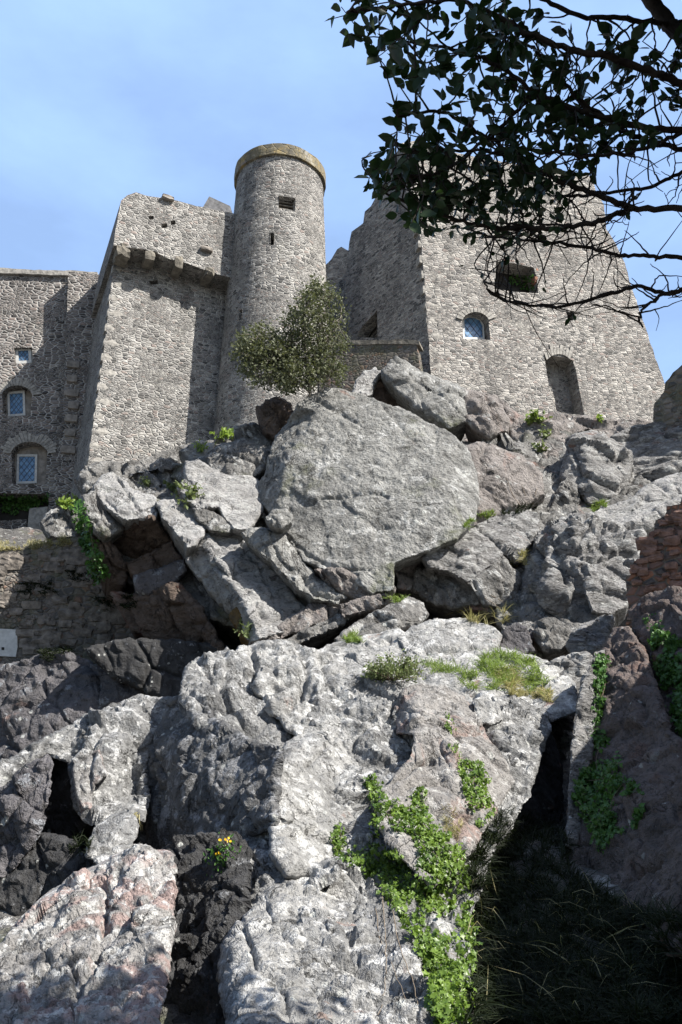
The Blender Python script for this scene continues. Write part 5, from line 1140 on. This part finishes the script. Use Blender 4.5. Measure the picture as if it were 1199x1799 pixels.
def tuft(name, label, poly, n, L, mat, wd=.006, up=(0, -.15, 1.), spread=.5, bend=.5, cat='grass', kind='stuff', base=None, group=None, clump=.45):
    P = sample_poly(poly, int(n / (1 - clump))); kk = fbm(np.stack([P[:, 0] / 16, P[:, 1] / 11, P[:, 0] * 0 + n * .013], 1), 3, 5); P = P[kk > np.quantile(kk, clump)]
    H = hits(P); A = np.array([h for h, _ in H]); N = np.array([q for _, q in H]); m = len(A); l = Leaves()
    l.blades(A - N * .01, np.array(up) + N * .35 + rng.normal(size=(m, 3)) * spread, rng.uniform(.45, 1.2, m) * L, rng.uniform(.6, 1.3, m) * wd, bend)
    o = l.build(name, mat, origin=A[np.argmin(A[:, 2])]); return tag(o, label, cat, group, kind)
tuft('grass', 'thick bright green grass growing on the pale rock shelf', [(838, 1176), (850, 1152), (876, 1146), (905, 1150), (948, 1160), (962, 1185), (966, 1222), (930, 1222), (880, 1214), (830, 1214), (800, 1200), (756, 1186), (726, 1168), (740, 1160), (790, 1172)], 2600, .20, M['grass'], .0055, spread=.6, bend=.7)
tuft('grass', 'dead straw-coloured grass mixed into the middle of the bright grass patch', [(872, 1180), (905, 1176), (918, 1200), (900, 1214), (872, 1208)], 500, .18, M['drygrass'], .006, spread=.6, bend=.9)
tuft('grass', 'short yellowish grass strip along the foot of the bright grass patch', [(900, 1205), (968, 1215), (972, 1236), (940, 1230), (895, 1222)], 700, .14, M['drygrass'], .006)
tuft('grass', 'moss and grass strip at the lower right edge of the huge boulder', [(814, 925), (830, 908), (866, 898), (870, 906), (840, 922), (820, 932)], 600, .12, M['grass'], .008)
tuft('grass', 'yellow-green grass at the foot of the big striped boulder', [(1030, 888), (1052, 884), (1070, 878), (1066, 892), (1044, 900)], 420, .16, M['grass'], .009)
tuft('grass', 'dry grass hanging in the crack right of the shadowed round rock', [(800, 1070), (840, 1076), (885, 1072), (900, 1085), (880, 1100), (838, 1096), (800, 1086)], 1100, .26, M['drygrass'], .007)
tuft('grass', 'small grass tuft at the right end of the cave mouth', [(676, 1046), (700, 1042), (714, 1050), (700, 1060), (680, 1058)], 380, .16, M['grass'], .007)
tuft('grass', 'small grass tuft at the foot of the whale-backed rock', [(606, 1122), (624, 1112), (640, 1118), (638, 1130), (612, 1134)], 380, .15, M['grass'], .007)
tuft('grass', 'grey-green tufts in the gap between the pointed boulder and the ribbed outcrop', [(902, 976), (922, 972), (926, 992), (912, 1004), (900, 996)], 420, .2, M['drygrass'], .008)
tuft('grass', 'weedy grass under the pink flank at the foot of the striped boulder gully', [(868, 905), (900, 892), (940, 884), (944, 896), (900, 906)], 420, .16, M['darkgrass'], .009)
tuft('grass', 'grass along the ledge beneath the stone building', [(-4, 952), (60, 950), (118, 946), (128, 958), (60, 966), (-4, 970)], 800, .2, M['drygrass'], .010)
tuft('grass', 'rank grass, darkened in colour for the shade, filling the hollow in the lower right corner', [(822, 1520), (850, 1470), (880, 1430), (940, 1440), (1000, 1470), (1000, 1530), (1100, 1600), (1215, 1620), (1215, 1815), (812, 1815), (832, 1700), (828, 1580)], 16000, .21, M['darkgrass'], .0045, spread=.45, bend=.8)
tuft('grass', 'pale dry grass blades bending out of the shaded hollow', [(830, 1560), (900, 1540), (1180, 1640), (1180, 1790), (850, 1790), (820, 1650)], 150, .34, M['drygrass'], .0035, spread=.5, bend=1.)
tuft('grass', 'olive grass fringe between the ivy cascade and the shadow', [(776, 1420), (800, 1425), (815, 1450), (800, 1480), (780, 1470)], 300, .09, M['drygrass'], .003)
tuft('grass', 'green tuft in the shadow pocket of the left foreground', [(120, 1500), (135, 1460), (160, 1470), (156, 1500), (138, 1512)], 260, .15, M['darkgrass'], .005)
tuft('grass', 'few long blades hanging from the rock left of the yellow flowers', [(236, 1412), (248, 1412), (250, 1440), (240, 1450)], 50, .2, M['drygrass'], .004, up=(0, -.4, -.8), spread=.2)

for i, (x, y, nm) in enumerate(((150, 1010, 'upper dark weeds rooted in the retaining wall beside the overhang'), (95, 1150, 'mossy weeds along the foot of the retaining wall'), (60, 1035, 'sparse weeds in the joints at the middle of the retaining wall'), (205, 1060, 'dark weeds where the retaining wall meets the overhang'))):
    tuft('grass', nm, [(x - 38, y - 8), (x + 30, y - 14), (x + 42, y + 8), (x - 20, y + 12)], 420, .16, M['darkgrass'], .012, spread=.8, bend=.9)

def plant(label, px, py, n, L, mat, shape='lance', wid=1., spread=.8, stems=8, name='leafy_plant', flat=.6, cat='plant', ry=None):
    h, nn = cast(px, py); h = np.array(h); nn = np.array(nn); e = empty(name, h, label, cat); l = Leaves(); tb = Tubes(); ps = []
    for i in range(stems):
        d = unit(np.array([0, -.25, .8]) + rng.normal(size=3) * spread * .7); t_ = h + d * L * random.uniform(.5, 1.); tb.add([h, (h + t_) / 2 + rng.normal(size=3) * L * .05, t_], (L * .02, L * .008), 4); ps.append((h, t_, d))
    P = []; D = []
    for i in range(n):
        a, b, d = ps[i % stems]; q = random.uniform(.25, 1.05); P.append(a + (b - a) * q); D.append(d * .5 + rng.normal(size=3) * .8)
    l.add(np.array(P), np.array(D), unit(rng.normal(size=(n, 3)) * flat + [0, -.2, 1]), rng.uniform(.5, 1., n) * L * .42, shape, wid); tb.build('stems', mat, e); l.build('foliage', mat, e); return e
def flop(label, pts, L, mat, n=70, shape='ovate', name='leafy_plant', wid=1., stems=9, spread=.8):
    e = None
    for i, (x, y) in enumerate(pts):
        q = plant(label if i == 0 else None, x, y, n, L, mat, shape, wid, spread, stems, name)
        if i == 0: e = q
        else:
            for ch in list(q.children):
                mwv = np.array(q.location) - np.array(e.location); ch.parent = e; ch.location = Vector(mwv)
            bpy.data.objects.remove(q)
    return e
flop('bright yellow-green leafy weeds on the rock under the shadow line of the square tower', [(385, 772), (398, 766), (408, 770)], .42, M['fern'], 60)
flop('spiky fern-like rosette on the low pale rock below the square tower', [(355, 794)], .42, M['fern'], 46, 'lance', 'fern', 1.3, 20, 1.3)
flop('bright leafy weeds on the ledge right of the doorway', [(108, 890), (122, 884), (136, 888), (116, 896)], .55, M['fern'], 60)
flop('low weeds among the small blocks in the middle of the overhang rocks', [(300, 862), (318, 868), (332, 878), (342, 872)], .36, M['shrub'], 60)
flop('small weeds in the gap left of the half-shaded slab', [(254, 852), (262, 856)], .28, M['shrub'], 40)
flop('dark weeds hanging at the left end of the cave mouth', [(410, 1122), (425, 1112), (436, 1118)], .34, M['shrub'], 60, 'lance', 'leafy_plant', 1.2)
flop('tiny green plant on the sunlit ledge under the walled-up doorway', [(1055, 742)], .3, M['fern'], 50)
flop('green weeds on the ramp left of the striped boulder', [(946, 745), (958, 770), (950, 795)], .42, M['shrub'], 60)
flop('leafy weeds at the foot of the keep wall, left of the walled-up doorway', [(938, 738), (930, 748)], .4, M['fern'], 50)
# round shrub
h, _ = cast(690, 1196); h = np.array(h); e = empty('round_shrub', h, 'small dense round shrub growing on the rock just below the cave', 'shrub')
l = Leaves(); tb = Tubes(); n = 620
for i in range(60):
    d = unit(np.array([random.uniform(-1.1, 1.1), random.uniform(-.8, .6), random.uniform(.1, 1)])); R = .40 * random.uniform(.75, 1.05) * np.array([1.15, .9, .95]); t_ = h + d * R; tb.add([h, (h + t_) / 2, t_], (.006, .002), 4)
    k = 46; s_ = rng.uniform(.35, 1.06, (k, 1)); P = h + (t_ - h) * s_ + rng.normal(size=(k, 3)) * .024; l.add(P, unit(rng.normal(size=(k, 3)) * .7 + d), unit(rng.normal(size=(k, 3)) + [0, 0, .6]), rng.uniform(.02, .042, k), 'ovate')
tb.build('stems', M['rope'], e); l.build('foliage', M['shrub'], e)
# yellow flowers
for lab, fx, fy, cl in (('larger spray of yellow flowers in the shaded rock channel', 396, 1492, ((388, 1477, 2), (397, 1475, 3), (403, 1478, 2))), ('small lower sprig of yellow flowers under the larger spray', 386, 1512, ((384, 1500, 2), (388, 1503, 2)))):
    h, _ = cast(fx, fy); h = np.array(h); e = empty('yellow_flower', h, lab, 'flower', 'yellow flowers in the rock channel'); l = Leaves(); lf_ = Leaves(); tb = Tubes()
    for (x, y, k) in cl:
        c_ = at(x, y, h[1] - .1); tb.add(curve([h, (h + c_) / 2 + rng.normal(size=3) * .01, c_], 3), (.003, .002), 4)
        for j in range(k):
            a = np.arange(9) * .698; P = np.repeat((c_ + rng.normal(size=3) * .010)[None], 9, 0); ax = unit(np.array([.3, -.8, .5]) + rng.normal(size=3) * .3); u = unit(np.cross(ax, [0, 0, 1.])); v = np.cross(ax, u); l.add(P, np.outer(np.cos(a), u) + np.outer(np.sin(a), v) + ax * .3, np.repeat(ax[None], 9, 0), np.full(9, .013), 'tiny')
    P = h + rng.normal(size=(60, 3)) * [.05, .03, .05] + [0, -.05, 0]; lf_.add(P, rng.normal(size=(60, 3)), unit(rng.normal(size=(60, 3)) + [0, -.5, .6]), rng.uniform(.025, .05, 60), 'lance', 1.4)
    l.build('petals', M['petal'], e); tb.build('stems', M['rope'], e); lf_.build('foliage', M['ivydark'], e)
# bare hanging creeper stems and dry twigs
def stems(label, lines, r, name='dry_stems'):
    H = [[cast(x, y) for x, y in ln] for ln in lines]; o0 = np.array(H[0][-1][0]); tb = Tubes()
    for ln in H:
        P = [np.array(a) + np.array(b) * .025 * (1 if np.array(b) @ (CAM - np.array(a)) > 0 else -1) for a, b in ln if a is not None]
        if len(P) > 2: tb.add(curve(P, 5, .004), (r, r * .5), 5)
    o = tb.build(name, M['rope'], origin=o0); return tag(o, label, 'plant')
stems('bare creeper stems hanging down the pale rounded mass at the bottom', [[(672, 1560), (676, 1620), (682, 1680), (676, 1740), (660, 1790)], [(690, 1600), (700, 1660), (722, 1720), (740, 1770)], [(664, 1600), (670, 1650), (690, 1700), (712, 1760)]], .004)
stems('thin bare twigs in the dark gully above the flat-topped slab', [[(912, 888), (900, 870), (893, 850), (890, 840)], [(928, 886), (922, 868), (915, 852)], [(936, 884), (940, 870), (944, 858)]], .012)
stems('dry straggling roots at the foot of the blocky brown-grey boulder', [[(852, 1050), (866, 1060), (880, 1072), (886, 1086)], [(862, 1046), (880, 1056), (892, 1066)], [(846, 1062), (866, 1072), (880, 1084)]], .008)
